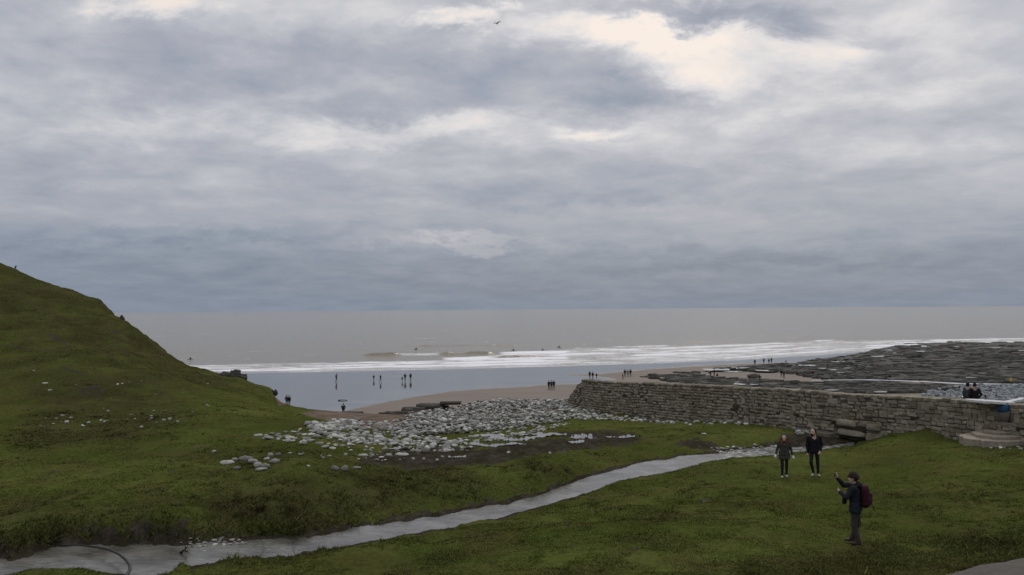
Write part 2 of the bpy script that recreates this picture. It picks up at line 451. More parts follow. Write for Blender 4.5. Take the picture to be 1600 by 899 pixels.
PROF = {
    -700: [(2, 0, 15.2), (10, 0, 12.8), (18, 0, 11.4), (21, 0, 10.9), (26, 0, 11.6), (36, 0, 14), (50, 0, 20), (70, 0, 29), (95, 0, 36), (130, 0, 38), (170, 0, 24), (200, 0, 0), (230, 0, -5)],
    -350: [(2, 0, 15.2), (10, 0, 12.7), (17, 0, 11.2), (20, 0, 10.75), (24, 0, 11.1), (36, 0, 12.0), (46, 0, 14.2), (60, 0, 18.5), (80, 0, 26), (100, 0, 32), (125, 0, 33), (160, 0, 24), (190, 0, 2), (220, 0, -5)],
    0: [(2, 0, 15.2), (10, 0, 12.6), (17, 0, 11.1), (20, 0, 10.7), (22.2, 0, 11.05), (31, 740), (37, 700), (46, 660), (56, 620), (64, 580), (73, 540), (83, 500), (92, 460), (100, 425), (105, 412), (114, 0, 23.1), (140, 0, 18), (170, 0, 2), (200, 0, -5)],
    95: [(2, 0, 15.2), (10, 0, 12.6), (17, 0, 11.1), (20, 0, 10.65), (22.2, 0, 11.05), (31, 740), (37, 700), (46, 658), (56, 620), (65, 580), (74, 545), (84, 508), (93, 474), (100, 452), (107, 0, 19.6), (130, 0, 14), (160, 0, 1), (190, 0, -5)],
    160: [(2, 0, 15.2), (10, 0, 12.6), (17, 0, 11.1), (20, 0, 10.65), (22.3, 0, 11.05), (31, 740), (37, 700), (47, 656), (56, 620), (66, 580), (75, 547), (85, 512), (93, 484), (97, 470), (102, 0, 18.0), (120, 0, 11), (145, 0, 0), (180, 0, -5)],
    195: [(2, 0, 15.2), (10, 0, 12.6), (17, 0, 11.1), (20, 0, 10.6), (22.3, 0, 11.05), (31, 740), (37, 700), (47, 655), (57, 618), (67, 582), (77, 548), (86, 520), (93, 500), (97, 0, 15.6), (112, 0, 9), (135, 0, 0), (170, 0, -5)],
    290: [(2, 0, 15.2), (10, 0, 12.6), (17, 0, 11.0), (20.5, 0, 10.5), (22.8, 0, 10.95), (31, 738), (37, 698), (47, 653), (57, 622), (68, 598), (80, 580), (88, 571), (95, 0, 10.4), (110, 0, 5), (130, 0, 0), (160, 0, -5)],
    380: [(2, 0, 15.2), (10, 0, 12.6), (17, 0, 11.0), (21, 0, 10.4), (24, 0, 10.8), (31, 738), (38, 698), (48, 656), (58, 632), (70, 612), (82, 598), (89, 592), (95, 0, 8.4), (110, 0, 3), (130, 0, 0), (160, 0, -5)],
    424: [(2, 0, 15.2), (10, 0, 12.6), (17, 0, 11.0), (21, 0, 10.4), (24.5, 0, 10.8), (31, 737), (38, 697), (48, 659), (58, 640), (70, 624), (80, 612), (85, 607), (89, 0, 7.6), (96, 0, 3.5), (115, 0, 1), (150, 0, -5)],
    438: [(2, 0, 15.2), (10, 0, 12.6), (17, 0, 11.0), (21, 0, 10.4), (24.6, 0, 10.8), (31, 736), (38, 697), (48, 660), (58, 643), (68, 633), (76, 628), (80, 0, 8.0), (90, 0, 3.8), (115, 0, 1), (150, 0, -5)],
    482: [(2, 0, 15.2), (10, 0, 12.6), (17, 0, 11.0), (21.5, 0, 10.35), (25, 0, 10.6), (31, 735), (38, 696), (48, 664), (58, 648), (66, 641), (71, 0, 8.5), (80, 0, 5.5), (95, 0, 2.6), (120, 0, 1), (150, 0, -5)],
    560: [(2, 0, 15.2), (10, 0, 12.6), (17, 0, 11.0), (22, 0, 10.4), (26.5, 0, 10.4), (30, 0, 10.55), (38, 712), (48, 682), (58, 660), (67, 647), (72, 0, 7.9), (80, 0, 5.5), (95, 0, 2.6), (120, 0, 1), (150, 0, -5)],
    640: [(2, 0, 15.2), (10, 0, 12.6), (17, 0, 11.05), (23, 0, 10.35), (27.5, 0, 10.2), (31, 0, 10.45), (40, 708), (50, 681), (60, 660), (69, 648), (74, 0, 7.6), (82, 0, 5.5), (97, 0, 2.6), (120, 0, 1), (150, 0, -5)],
    760: [(2, 0, 15.2), (10, 0, 12.6), (17, 0, 11.15), (24, 0, 10.45), (29.5, 0, 10.05), (33, 0, 10.35), (40, 708), (50, 680), (60, 660), (70, 643), (79, 629), (83, 0, 7.7), (92, 0, 4.5), (110, 0, 1.5), (150, 0, -5)],
    880: [(2, 0, 15.2), (10, 0, 12.65), (17, 0, 11.25), (25, 0, 10.55), (31.5, 0, 9.95), (35, 0, 10.2), (42, 700), (50, 679), (60, 659), (70, 640), (77, 630), (81, 0, 7.9), (90, 0, 4.5), (108, 0, 1.5), (150, 0, -5)],
    1000: [(2, 0, 15.2), (10, 0, 12.7), (17, 0, 11.35), (25, 0, 10.75), (32, 0, 10.15), (37, 0, 9.8), (43, 698), (50, 678), (58, 663), (65, 653), (69, 0, 8.0), (80, 0, 4.5), (100, 0, 1.5), (150, 0, -5)],
    1150: [(2, 0, 15.2), (10, 0, 12.7), (17, 0, 11.45), (20.5, 0, 11.1), (26, 0, 10.75), (32, 0, 10.35), (38, 0, 10.0), (42, 0, 9.65), (47, 678), (54, 661), (58, 0, 9.1), (66, 0, 5.5), (90, 0, 1.5), (150, 0, -5)],
    1245: [(2, 0, 15.2), (10, 0, 12.7), (17, 0, 11.5), (20.4, 0, 11.1), (26, 0, 10.75), (32, 0, 10.36), (38, 0, 10.05), (42.5, 0, 9.55), (47, 680), (50, 671), (54, 0, 9.2), (64, 0, 5), (90, 0, 1.5), (150, 0, -5)],
    1330: [(2, 0, 15.2), (10, 0, 12.7), (17, 0, 11.5), (20.4, 0, 11.09), (26, 0, 10.75), (32, 0, 10.36), (38, 0, 10.1), (42.5, 0, 9.75), (45.5, 0, 9.4), (49, 0, 9.3), (60, 0, 5), (90, 0, 1.5), (150, 0, -5)],
    1400: [(2, 0, 15.2), (10, 0, 12.7), (17, 0, 11.5), (20.4, 0, 11.1), (26, 0, 10.8), (32, 0, 10.45), (38, 0, 10.25), (44, 676), (48, 0, 10), (58, 0, 5), (90, 0, 1.5), (150, 0, -5)],
    1500: [(2, 0, 15.2), (10, 0, 12.7), (17, 0, 11.6), (20.4, 0, 11.2), (26, 0, 10.9), (32, 0, 10.6), (38, 0, 10.5), (41.5, 683), (43, 0, 11.2), (46, 0, 11.2), (56, 0, 5), (90, 0, 1.5), (150, 0, -5)],
    1600: [(2, 0, 15.2), (10, 0, 12.75), (17, 0, 11.75), (20.4, 0, 11.4), (26, 0, 11.0), (32, 0, 10.75), (38, 694), (40, 0, 11.2), (44.5, 0, 11.2), (54, 0, 5), (90, 0, 1.5), (150, 0, -5)],
    2000: [(2, 0, 15.2), (10, 0, 12.9), (17, 0, 12.0), (26, 0, 11.4), (32, 0, 11.2), (40, 0, 10.5), (52, 0, 5), (90, 0, 1.5), (150, 0, -5)],
}
KEY = sorted(PROF)
ND = 620
DLOG0, DLOG1 = math.log(2.0), math.log(235.0)
Dg = np.exp(np.linspace(DLOG0, DLOG1, ND))


def hermite(xs, ys, x):
    """monotone cubic through the points"""
    xs = np.array(xs, float); ys = np.array(ys, float)
    h = np.diff(xs); dl = np.diff(ys) / h
    m = np.zeros_like(xs)
    m[0] = dl[0]; m[-1] = dl[-1]
    for i in range(1, len(xs) - 1):
        if dl[i - 1] * dl[i] > 0:
            w1 = 2 * h[i] + h[i - 1]; w2 = h[i] + 2 * h[i - 1]
            m[i] = (w1 + w2) / (w1 / dl[i - 1] + w2 / dl[i])
    k = np.clip(np.searchsorted(xs, x) - 1, 0, len(xs) - 2)
    t = np.clip((x - xs[k]) / h[k], 0, 1)
    t2, t3 = t * t, t * t * t
    return (2 * t3 - 3 * t2 + 1) * ys[k] + (t3 - 2 * t2 + t) * h[k] * m[k] + (-2 * t3 + 3 * t2) * ys[k + 1] + (t3 - t2) * h[k] * m[k + 1]


KZ = []
for k in KEY:
    ds, zs = [], []
    for e in PROF[k]:
        d = e[0]
        z = e[2] if len(e) == 3 else at_d(k, e[1], d).z
        ds.append(d); zs.append(z)
    zz = hermite(ds, zs, Dg)
    KZ.append(np.where(Dg > ds[-1], -5.0, zz))
KZ = np.array(KZ)
# columns of the sheet: tangent of the azimuth
UCOL = np.concatenate([np.linspace(-3.4, -0.70, 60)[:-1], np.linspace(-0.70, 0.72, 600), np.linspace(0.72, 3.4, 60)[1:]])
NC = len(UCOL)
PXC = 800 + UCOL * F                    # close enough to the photo column
PXK = np.clip(PXC, KEY[0], KEY[-1])
BASE = np.zeros((ND, NC))
ki = np.clip(np.searchsorted(KEY, PXK) - 1, 0, len(KEY) - 2)
tt = (PXK - np.array(KEY)[ki]) / (np.array(KEY)[ki + 1] - np.array(KEY)[ki])
BASE = KZ[ki].T * (1 - tt) + KZ[ki + 1].T * tt
GX = Dg[:, None] * UCOL[None, :]; GY = np.repeat(Dg[:, None], NC, 1)

# lumps and hummocks
hillw = sstep(44, 70, GY) * sstep(420, 250, PXC)[None, :]
lawn = sstep(1000, 1250, PXC)[None, :] * sstep(44, 38, GY)
BASE += (0.16 - 0.09 * lawn) * fbm(GX / 4.5, GY / 4.5, 3) * sstep(8, 14, GY)
BASE += 0.10 * fbm(GX / 1.1, GY / 1.1, 3) * sstep(8, 14, GY) * (1 - 0.5 * lawn)
BASE += 0.075 * fbm(GX / 0.75, GY / 0.5, 3, 0.6) * sstep(10, 15, GY) * sstep(70, 50, GY)
BASE += 0.55 * hillw * fbm(GX / 9, GY / 6, 4) + 0.12 * hillw * fbm(GX / 1.6, GY / 1.6, 3)
BASE += hillw * 0.11 * np.sin(2 * np.pi * (BASE / 0.85 + 1.2 * fbm(GX / 7, GY / 7, 3))) * (0.6 + fbm(GX / 5, GY / 5, 2))
BASE += 0.5 * sstep(60, 85, GY) * sstep(480, 380, PXC)[None, :] * fbm(GX / 2.2, GY / 2.2, 4, 0.6) * 0.6

# stream: water level along the photo column, banks as photo rows turned into distances on that level
S_LV = lambda px: np.interp(px, [-700, 0, 1300, 1400], [10.9, 10.62, 9.32, 9.3])
FARB = [(-700, 905), (-100, 885), (0, 872), (60, 862), (95, 852), (130, 848), (165, 851), (240, 848), (290, 851), (330, 843), (400, 842), (480, 838), (520, 830), (560, 822), (640, 810), (720, 797), (800, 783), (850, 768), (900, 750), (960, 732), (1000, 722), (1060, 712), (1110, 707), (1150, 701), (1200, 698), (1260, 697), (1330, 691)]
NEARB = [(-700, 1010), (0, 985), (150, 955), (220, 915), (258, 897), (320, 880), (430, 870), (500, 860), (560, 850), (640, 836), (760, 813), (850, 790), (930, 766), (965, 751), (1010, 743), (1080, 729), (1130, 718), (1200, 711), (1260, 705), (1330, 696)]


def bank_d(lst):
    px = np.array([a for a, b in lst], float); py = np.array([b for a, b in lst], float)
    row = np.interp(PXC, px, py)
    u, v = ray(PXC, row)
    return (S_LV(PXC) - H) / v


DF = bank_d(FARB); DN = bank_d(NEARB)
wig = 0.35 * fbm(PXC / 22.0, PXC * 0, 4, 0.6)
wig2 = 0.35 * fbm(PXC / 19.0, PXC * 0 + 9, 4, 0.6)
DF = DF + wig; DN = DN + wig2
inst_px = (PXC > -650) & (PXC < 1335)
sv = S_LV(PXC)[None, :]
t_out = np.maximum(DN[None, :] - GY, GY - DF[None, :])
bankw = np.where(PXC < 300, 0.9, 2.2)[None, :]
bank_hi = BASE + np.clip(sv + 0.10 - BASE, 0, None) * sstep(5.5, 1.5, t_out)
mixz = sv + 0.02 + (bank_hi - sv - 0.02) * sstep(0, 1, np.clip(t_out, 0, None) / bankw) ** 0.8
carve = np.where(t_out < 0, sv - 0.22 * sstep(0.0, 0.5, -t_out) + 0.0, mixz)
BASE = np.where(inst_px[None, :] & (GY < 60), carve, BASE)
# small grassy islet in the stream at the lower left
ic = at_z(75, 905, 10.62)
isl = np.exp(-(((GX - ic.x) / 1.7) ** 2 + ((GY - ic.y) / 0.95) ** 2) ** 1.5 + 0.25 * fbm(GX * 1.5, GY * 1.5, 3))
BASE = np.where(isl > 0.05, np.maximum(BASE, 10.36 + 0.42 * isl), BASE)


def hz(x, y):
    """height of the ground sheet"""
    x = np.asarray(x, float); y = np.maximum(np.asarray(y, float), 2.01)
    fr = np.clip((np.log(y) - DLOG0) / (DLOG1 - DLOG0) * (ND - 1), 0, ND - 1.001)
    fc = np.clip(np.interp(x / y, UCOL, np.arange(NC)), 0, NC - 1.001)
    r = fr.astype(int); c = fc.astype(int); a = fr - r; b = fc - c
    return (BASE[r, c] * (1 - a) + BASE[r + 1, c] * a) * (1 - b) + (BASE[r, c + 1] * (1 - a) + BASE[r + 1, c + 1] * a) * b


DM = np.exp(np.linspace(math.log(8), math.log(160), 1400))


def hit(px, py):
    """where photo pixels meet the ground sheet (nan where they miss)"""
    px = np.atleast_1d(np.asarray(px, float)); py = np.atleast_1d(np.asarray(py, float))
    out = np.full((len(px), 3), np.nan)
    for s in range(0, len(px), 400):
        u, v = ray(px[s:s + 400], py[s:s + 400])
        x = u[:, None] * DM; z = H + v[:, None] * DM
        h = hz(x, np.broadcast_to(DM, x.shape))
        under = z <= h
        k = under.argmax(1); ok = under.any(1)
        d = DM[k]
        out[s:s + 400] = np.stack([u * d, d, hz(u * d, d)], 1)
        out[s:s + 400][~ok] = np.nan
    return out


# masks of bare soil, mud and drier grass, which also carries painted shade on the hill, located through the photo
GPX, GPY = project(GX, GY, BASE)
MUD_P = [[(560, 722), (600, 705), (680, 695), (760, 702), (800, 690), (870, 684), (990, 676), (1010, 690), (930, 700), (840, 712), (760, 728), (640, 732)],
         [(860, 676), (960, 672), (1000, 680), (900, 690)],
         [(1055, 692), (1085, 684), (1110, 690), (1125, 703), (1080, 703)],
         [(1200, 694), (1240, 676), (1310, 680), (1345, 690), (1280, 697), (1230, 708)],
         [(175, 850), (190, 838), (235, 838), (262, 850)]]
mud = np.zeros_like(GX)
for p in MUD_P: mud = np.maximum(mud, smask(GPX, GPY, p, 9.0))
mud = np.where(GY < 62, mud, 0)
for p in [[(70, 522), (88, 524), (103, 531), (104, 537), (90, 534), (78, 528)], [(0, 539), (45, 542), (120, 551), (122, 554), (45, 547), (0, 543)], [(92, 569), (112, 577), (142, 585), (130, 589), (100, 579)],
          [(128, 502), (140, 500), (144, 507), (132, 508)], [(170, 516), (185, 515), (192, 523), (178, 522)], [(120, 608), (150, 600), (165, 610), (150, 622), (125, 618)], [(185, 545), (200, 548), (205, 556), (190, 553)]]:
    mud = np.maximum(mud, np.where((GY > 50) & (GY < 108), 0.62 * smask(GPX, GPY, p, 3.0), 0))
bed = np.where(inst_px[None, :] & (GY < 60), sstep(0.55, 0.05, t_out + 0.5 * fbm(GX / 0.9, GY / 0.9, 4, 0.6)), 0) * sstep(0.5, 0.25, isl)
mud = np.maximum(mud, bed)
DIRT_P = [[(470, 646), (500, 640), (560, 640), (640, 640), (700, 628), (890, 622), (910, 640), (800, 655), (700, 668), (640, 672), (560, 668), (520, 660)],
          [(430, 600), (445, 633), (436, 634), (424, 608)]]
dirt = np.zeros_like(GX)
for p in DIRT_P: dirt = np.maximum(dirt, smask(GPX, GPY, p, 5.0))
dirt = np.where(GY > 50, dirt, 0)
crest = np.array([Dg[np.argmax(np.where(Dg > 45, BASE[:, j], -9))] for j in range(NC)])
pastcrest = (GY > 66) & (BASE < 7.3) & (PXC[None, :] > 440)
dirt = np.where(pastcrest, 1.0, dirt)
DRY_P = [[(330, 790), (420, 765), (540, 745), (700, 735), (760, 760), (640, 800), (480, 825), (340, 830)],
         [(60, 610), (220, 590), (300, 640), (200, 690), (20, 700)], [(0, 430), (160, 470), (330, 580), (200, 560), (60, 500), (0, 480)],
         [(0, 850), (100, 820), (300, 830), (300, 852), (90, 850), (0, 872)], [(1150, 880), (1400, 850), (1600, 830), (1600, 899), (1150, 899)]]
dry = np.zeros_like(GX)
for p in DRY_P: dry = np.maximum(dry, smask(GPX, GPY, p, 22.0))
dry = np.clip(dry * 0.75 + 0.7 * hillw + 0.45 * sstep(0.05, 0.4, fbm(GX / 7, GY / 7, 4)), 0, 1)  # hill term paints the slope's shade into the turf, on top of dry patches

# path corner (lower right): flatten the ground under it
PATH_PX = [(1465, 902), (1500, 893), (1545, 884), (1600, 873), (1700, 852), (1800, 840)]
path_edge = [at_d(px, py, 18.0) for px, py in PATH_PX]
gv = np.stack([GX.ravel(), GY.ravel(), BASE.ravel()], 1)
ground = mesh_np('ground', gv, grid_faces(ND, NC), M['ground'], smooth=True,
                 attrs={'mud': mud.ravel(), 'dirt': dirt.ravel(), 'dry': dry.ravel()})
struct(ground)

# gravel path sheet: its far edge runs through the photo, its near edge lies towards the camera
pe = hit([p[0] for p in PATH_PX[:4]], [p[1] for p in PATH_PX[:4]])
pe = [tuple(q) for q in pe]
d0 = (pe[3][0] - pe[0][0], pe[3][1] - pe[0][1])
ln = math.hypot(*d0); d0 = (d0[0] / ln, d0[1] / ln)
line = [(pe[0][0] - d0[0] * 14, pe[0][1] - d0[1] * 14 - 1.2), (pe[0][0] - d0[0] * 6, pe[0][1] - d0[1] * 6 - 0.4)] + [q[:2] for q in pe] + [(pe[3][0] + d0[0] * 8, pe[3][1] + d0[1] * 8 + 0.2)]
sx = []
for i in range(len(line) - 1):
    for t in np.linspace(0, 1, 24, endpoint=False):
        sx.append((line[i][0] * (1 - t) + line[i + 1][0] * t, line[i][1] * (1 - t) + line[i + 1][1] * t))
sx = np.array(sx); nrm = np.array((d0[1], -d0[0]))
if nrm[1] > 0: nrm = -nrm
rows = []
for w in np.linspace(0, 3.2, 26):
    e = sx + nrm * w + (0.10 * fbm(sx[:, 0] * 2.3, sx[:, 1] * 2.3 + 3, 3))[:, None] * nrm * (1 if w == 0 else 0)
    lift = 0.0 if w == 0 else 0.05
    rows.append(np.stack([e[:, 0], e[:, 1], hz(e[:, 0], e[:, 1]) + lift - (0.04 if w == 0 else 0)], 1))
pv = np.concatenate(rows)
PATH_POLY = [tuple(q) for q in sx] + [tuple(q) for q in (sx + nrm * 3.2)[::-1]]
struct(mesh_np('path', pv, grid_faces(len(rows), len(sx)), M['path'], smooth=True))

# stream water: ribbon between the banks, ending under them
cols = np.where((PXC > -640) & (PXC < 1332))[0]
rw = []
NRW = 14
for t in np.linspace(0, 1, NRW):
    d = (DN[cols] - 0.5) * (1 - t) + (DF[cols] + 0.45) * t
    z = S_LV(PXC[cols]) - 0.03
    rw.append(np.stack([UCOL[cols] * d, d, z], 1))
rv = np.concatenate(rw)
rif = np.tile(0.1 + 0.55 * sstep(1105, 1135, PXC[cols]) + 0.22 * sstep(250, 330, PXC[cols]) * sstep(520, 430, PXC[cols]), NRW)
struct(mesh_np('stream', rv, grid_faces(NRW, len(cols)), M['stream'], smooth=True, attrs={'riffle': rif}))

# ------------------------------------------------------------------ beach and sea
SHX = np.array([-400, -120, -70, -20, 19, 45, 72, 110, 155, 230, 400], float)
SHY = np.array([205, 218, 225, 234, 244, 254, 266, 292, 330, 352, 372], float)


def shore(x): return np.interp(x, SHX, SHY)


def beach_z(x, y):
    s = shore(x) - y
    # towards the right the foreshore is a higher rock platform
    z = np.where(s > 0, 0.0205 * s, 0.03 * s)
    return np.clip(z, -4, 2.9)


bd = np.concatenate([np.linspace(70, 120, 40), np.linspace(120, 300, 220)[1:], np.linspace(300, 460, 60)[1:]])
bu = np.concatenate([np.linspace(-0.62, 0.72, 420), np.linspace(0.72, 1.5, 20)[1:]])
BX = bd[:, None] * bu[None, :]; BY = np.repeat(bd[:, None], len(bu), 1)
BZ = beach_z(BX, BY) + 0.05 * fbm(BX / 14, BY / 9, 3)
BPX, BPY = project(BX, BY, BZ)
DRYS = [(500, 652), (545, 641), (610, 627), (700, 612), (780, 606), (850, 602), (900, 600), (935, 597), (962, 592.5), (938, 589), (885, 586.3), (940, 583.8), (1000, 578.3), (1080, 572.5), (1160, 568.5), (1260, 566), (1330, 560), (1420, 550), (1800, 545), (1800, 700), (500, 700)]
sw = smask(BPX, BPY, DRYS, 4.0)
beach = mesh_np('beach', np.stack([BX.ravel(), BY.ravel(), BZ.ravel()], 1), grid_faces(*BX.shape), M['sand'], smooth=True, attrs={'wet': 1 - sw.ravel()})
struct(beach)

sdist = np.concatenate([np.linspace(190, 420, 330), np.exp(np.linspace(math.log(420), math.log(60000), 170))[1:]])
su = np.concatenate([np.linspace(-1.6, -0.66, 40)[:-1], np.linspace(-0.66, 0.68, 520), np.linspace(0.68, 1.6, 40)[1:]])
SX = sdist[:, None] * su[None, :]; SY = np.repeat(sdist[:, None], len(su), 1)
off = SY - shore(SX)
SZ = 0.10 * fbm(SX / 30, SY / 8, 3) * sstep(2, 30, off) * sstep(1500, 400, SY)
SPX = 800 + F * SX / SY
foam_out = np.interp(SPX, [0, 300, 500, 620, 700, 800, 900, 1000, 1100, 1200, 1300, 1400, 1500, 1700], [38, 42, 44, 46, 52, 88, 112, 112, 108, 98, 90, 80, 84, 90])
foam = sstep(-1, 3, off) * (1 - sstep(0.82, 1.08, off / foam_out)) * np.interp(SPX, [300, 800, 1100], [0.66, 0.62, 0.52])
foam = np.where(off < 9, foam * 0.62, foam)
# breaker lines inside the surf
for k, (o, w, hgt) in enumerate([(14, 2.0, 0.30), (27, 2.4, 0.45), (41, 2.4, 0.5), (60, 2.2, 0.4), (84, 2.2, 0.4), (104, 2.2, 0.35)]):
    lineo = o + 5 * fbm(SX / 35 + 3 * k, SY * 0 + k, 3)
    on = sstep(0, 6, foam_out - lineo) * sstep(-0.1, 0.15, fbm(SX / 28 + 11 * k, SY * 0 + 4 * k, 2) + 0.12)
    rdg = np.exp(-((off - lineo) / w) ** 2) * on
    SZ += hgt * rdg; foam += 0.75 * rdg
    foam -= 0.38 * on * np.exp(-((off - lineo - 4.5) / 2.6) ** 2)
# unbroken wave faces and swells out at sea: (px0, px1, row, height, half width)
for px0, px1, row, hgt, wd, fo in [(560, 632, 556.0, 1.25, 3.2, 0), (676, 790, 554.5, 1.35, 3.2, 0), (765, 878, 558.5, 1.05, 2.6, 0),
                                   (600, 840, 541.0, 0.85, 5.0, 0), (520, 600, 548, 0.35, 4, 0), (1230, 1262, 529.5, 0.8, 5, 0), (1170, 1380, 518.5, 0.7, 8, 0),
                                   (1300, 1640, 523.5, 0.7, 7, 0), (1040, 1120, 535, .4, 5, 0), (260, 330, 551, 0.6, 5, 0), (330, 420, 545, .25, 6, 0), (1480, 1640, 514, 0.7, 9, 0)]:
    dd = at_z((px0 + px1) / 2, row, 0.0).y
    e = sstep(px0, px0 + 0.25 * (px1 - px0), SPX) * sstep(px1, px1 - 0.25 * (px1 - px0), SPX)
    yy = SY - dd - 0.035 * SX * 0 - 3.0 * fbm(SX / 22, SX * 0 + row, 3)
    prof = np.where(yy < 0, np.exp(-(yy / (wd * 0.55)) ** 2), np.exp(-(yy / (wd * 1.6)) ** 2))
    jag = 0.75 + 0.7 * fbm(SX / 5, SX * 0 + row * 2, 3)
    SZ += hgt * prof * e * jag
    if hgt > 1: foam -= 0.9 * e * np.exp(-((yy + 1) / (wd * 1.2)) ** 2)
for px0, px1, row in [(620, 690, 554), (780, 880, 551), (690, 760, 560)]:
    dd = at_z((px0 + px1) / 2, row, 0.0).y
    foam += 0.75 * sstep(px0 - 8, px0 + 8, SPX) * sstep(px1 + 8, px1 - 8, SPX) * np.exp(-((SY - dd) / 9) ** 2)
SZ += np.clip(-off * 0.004, 0, 0) + 0.0
shal = sstep(60, -3, off)
sea = mesh_np('sea', np.stack([SX.ravel(), SY.ravel(), SZ.ravel()], 1), grid_faces(*SX.shape), M['sea'], smooth=True,
              attrs={'foam': np.clip(foam, 0, 1.6).ravel(), 'shallow': shal.ravel()})
struct(sea)

# ------------------------------------------------------------------ stones: unit shapes
def ico(sub=1):
    t = (1 + 5 ** 0.5) / 2
    v = [(-1, t, 0), (1, t, 0), (-1, -t, 0), (1, -t, 0), (0, -1, t), (0, 1, t), (0, -1, -t), (0, 1, -t), (t, 0, -1), (t, 0, 1), (-t, 0, -1), (-t, 0, 1)]
    f = [(0, 11, 5), (0, 5, 1), (0, 1, 7), (0, 7, 10), (0, 10, 11), (1, 5, 9), (5, 11, 4), (11, 10, 2), (10, 7, 6), (7, 1, 8), (3, 9, 4), (3, 4, 2), (3, 2, 6), (3, 6, 8), (3, 8, 9), (4, 9, 5), (2, 4, 11), (6, 2, 10), (8, 6, 7), (9, 8, 1)]
    v = [np.array(a, float) / np.linalg.norm(a) for a in v]
    for _ in range(sub):
        mid = {}; nf = []
        def m(a, b):
            k = (min(a, b), max(a, b))
            if k not in mid:
                q = v[a] + v[b]; v.append(q / np.linalg.norm(q)); mid[k] = len(v) - 1
            return mid[k]
        for a, b, c in f:
            x, y, z = m(a, b), m(b, c), m(c, a)
            nf += [(a, x, z), (b, y, x), (c, z, y), (x, y, z)]
        f = nf
    return np.array(v), np.array(f)


def rough_stone(seed, sub=1, jag=0.22):
    r = np.random.default_rng(seed)
    v, f = ico(sub)
    # cut by a few random planes for flat faces, then jitter
    out = v.copy()
    for _ in range(7):
        n = r.normal(size=3); n /= np.linalg.norm(n); c = r.uniform(0.55, 0.92)
        d = out @ n
        out -= np.clip(d - c, 0, None)[:, None] * n
    out *= (1 + r.uniform(-jag, jag, len(out)) * 0.4)[:, None]
    out /= np.abs(out).max(0)
    return out * 0.5, f


COB = [rough_stone(100 + i) for i in range(14)]


def rotz(v, a):
    c, s_ = np.cos(a), np.sin(a)
    return np.stack([v[:, 0] * c - v[:, 1] * s_, v[:, 0] * s_ + v[:, 1] * c, v[:, 2]], 1)


def rotx(v, a):
    c, s_ = np.cos(a), np.sin(a)
    return np.stack([v[:, 0], v[:, 1] * c - v[:, 2] * s_, v[:, 1] * s_ + v[:, 2] * c], 1)


def join(parts):
    vs, fs, n = [], [], 0
    for v, f in parts:
        vs.append(v); fs.append(np.asarray(f) + n); n += len(v)
    return np.concatenate(vs), np.concatenate(fs)


def sample_poly(poly, n):
    xs = [p[0] for p in poly]; ys = [p[1] for p in poly]
    out = np.zeros((0, 2))
    while len(out) < n:
        q = np.stack([RNG.uniform(min(xs), max(xs), n * 2), RNG.uniform(min(ys), max(ys), n * 2)], 1)
        out = np.concatenate([out, q[in_poly(q[:, 0], q[:, 1], poly)]])
    return out[:n]


# (photo region, count, size range in m, flatness, group key)
COB_REG = [
    ([(640, 650), (700, 635), (760, 630), (880, 628), (902, 632), (938, 649), (900, 656), (850, 664), (780, 673), (720, 678), (660, 682), (615, 674)], 2600, (0.18, 0.52), 0.5, 'bank'),
    ([(655, 646), (700, 633), (760, 628.6), (880, 627.8), (900, 631), (900, 640), (760, 640), (680, 650)], 900, (0.2, 0.58), 0.5, 'bank'),
    ([(480, 674), (560, 660), (640, 657), (660, 682), (720, 690), (700, 704), (600, 697), (540, 692)], 420, (0.2, 0.6), 0.5, 'turf'),
    ([(395, 684), (480, 670), (560, 676), (620, 690), (520, 702), (440, 692)], 120, (0.2, 0.55), 0.45, 'turf'),
    ([(470, 668), (530, 656), (565, 657), (560, 671), (490, 675)], 130, (0.35, 0.75), 0.5, 'turf'),
    ([(700, 690), (790, 672), (860, 664), (900, 662), (780, 690)], 150, (0.15, 0.4), 0.5, 'turf'),
    ([(920, 646), (1010, 655), (1060, 660), (1050, 664), (960, 657), (900, 656)], 170, (0.2, 0.5), 0.55, 'wallfoot'),
    ([(1060, 658), (1170, 659), (1170, 664), (1060, 665)], 30, (0.15, 0.45), 0.5, 'wallfoot'),
    ([(1236, 668), (1270, 669), (1275, 679), (1245, 680)], 34, (0.15, 0.42), 0.7, 'culvert'),
    ([(1110, 699), (1225, 697), (1225, 709), (1115, 716)], 90, (0.08, 0.34), 0.4, 'riffle'),
    ([(560, 700), (640, 690), (745, 690), (740, 704), (640, 712), (560, 716)], 70, (0.12, 0.42), 0.5, 'mudstone'),
    ([(450, 700), (560, 695), (690, 700), (700, 722), (560, 720), (440, 712)], 34, (0.10, 0.26), 0.5, 'turf'),
    ([(1545, 696), (1598, 698), (1598, 704), (1545, 702)], 12, (0.12, 0.3), 0.5, 'stepfoot'),
    ([(60, 640), (330, 640), (330, 672), (60, 668)], 26, (0.10, 0.26), 0.5, 'hill'),
    ([(180, 590), (330, 590), (330, 640), (150, 640)], 12, (0.10, 0.24), 0.5, 'hill'),
    ([(280, 842), (360, 842), (430, 850), (330, 870), (290, 866)], 46, (0.06, 0.2), 0.4, 'streamedge'),
]
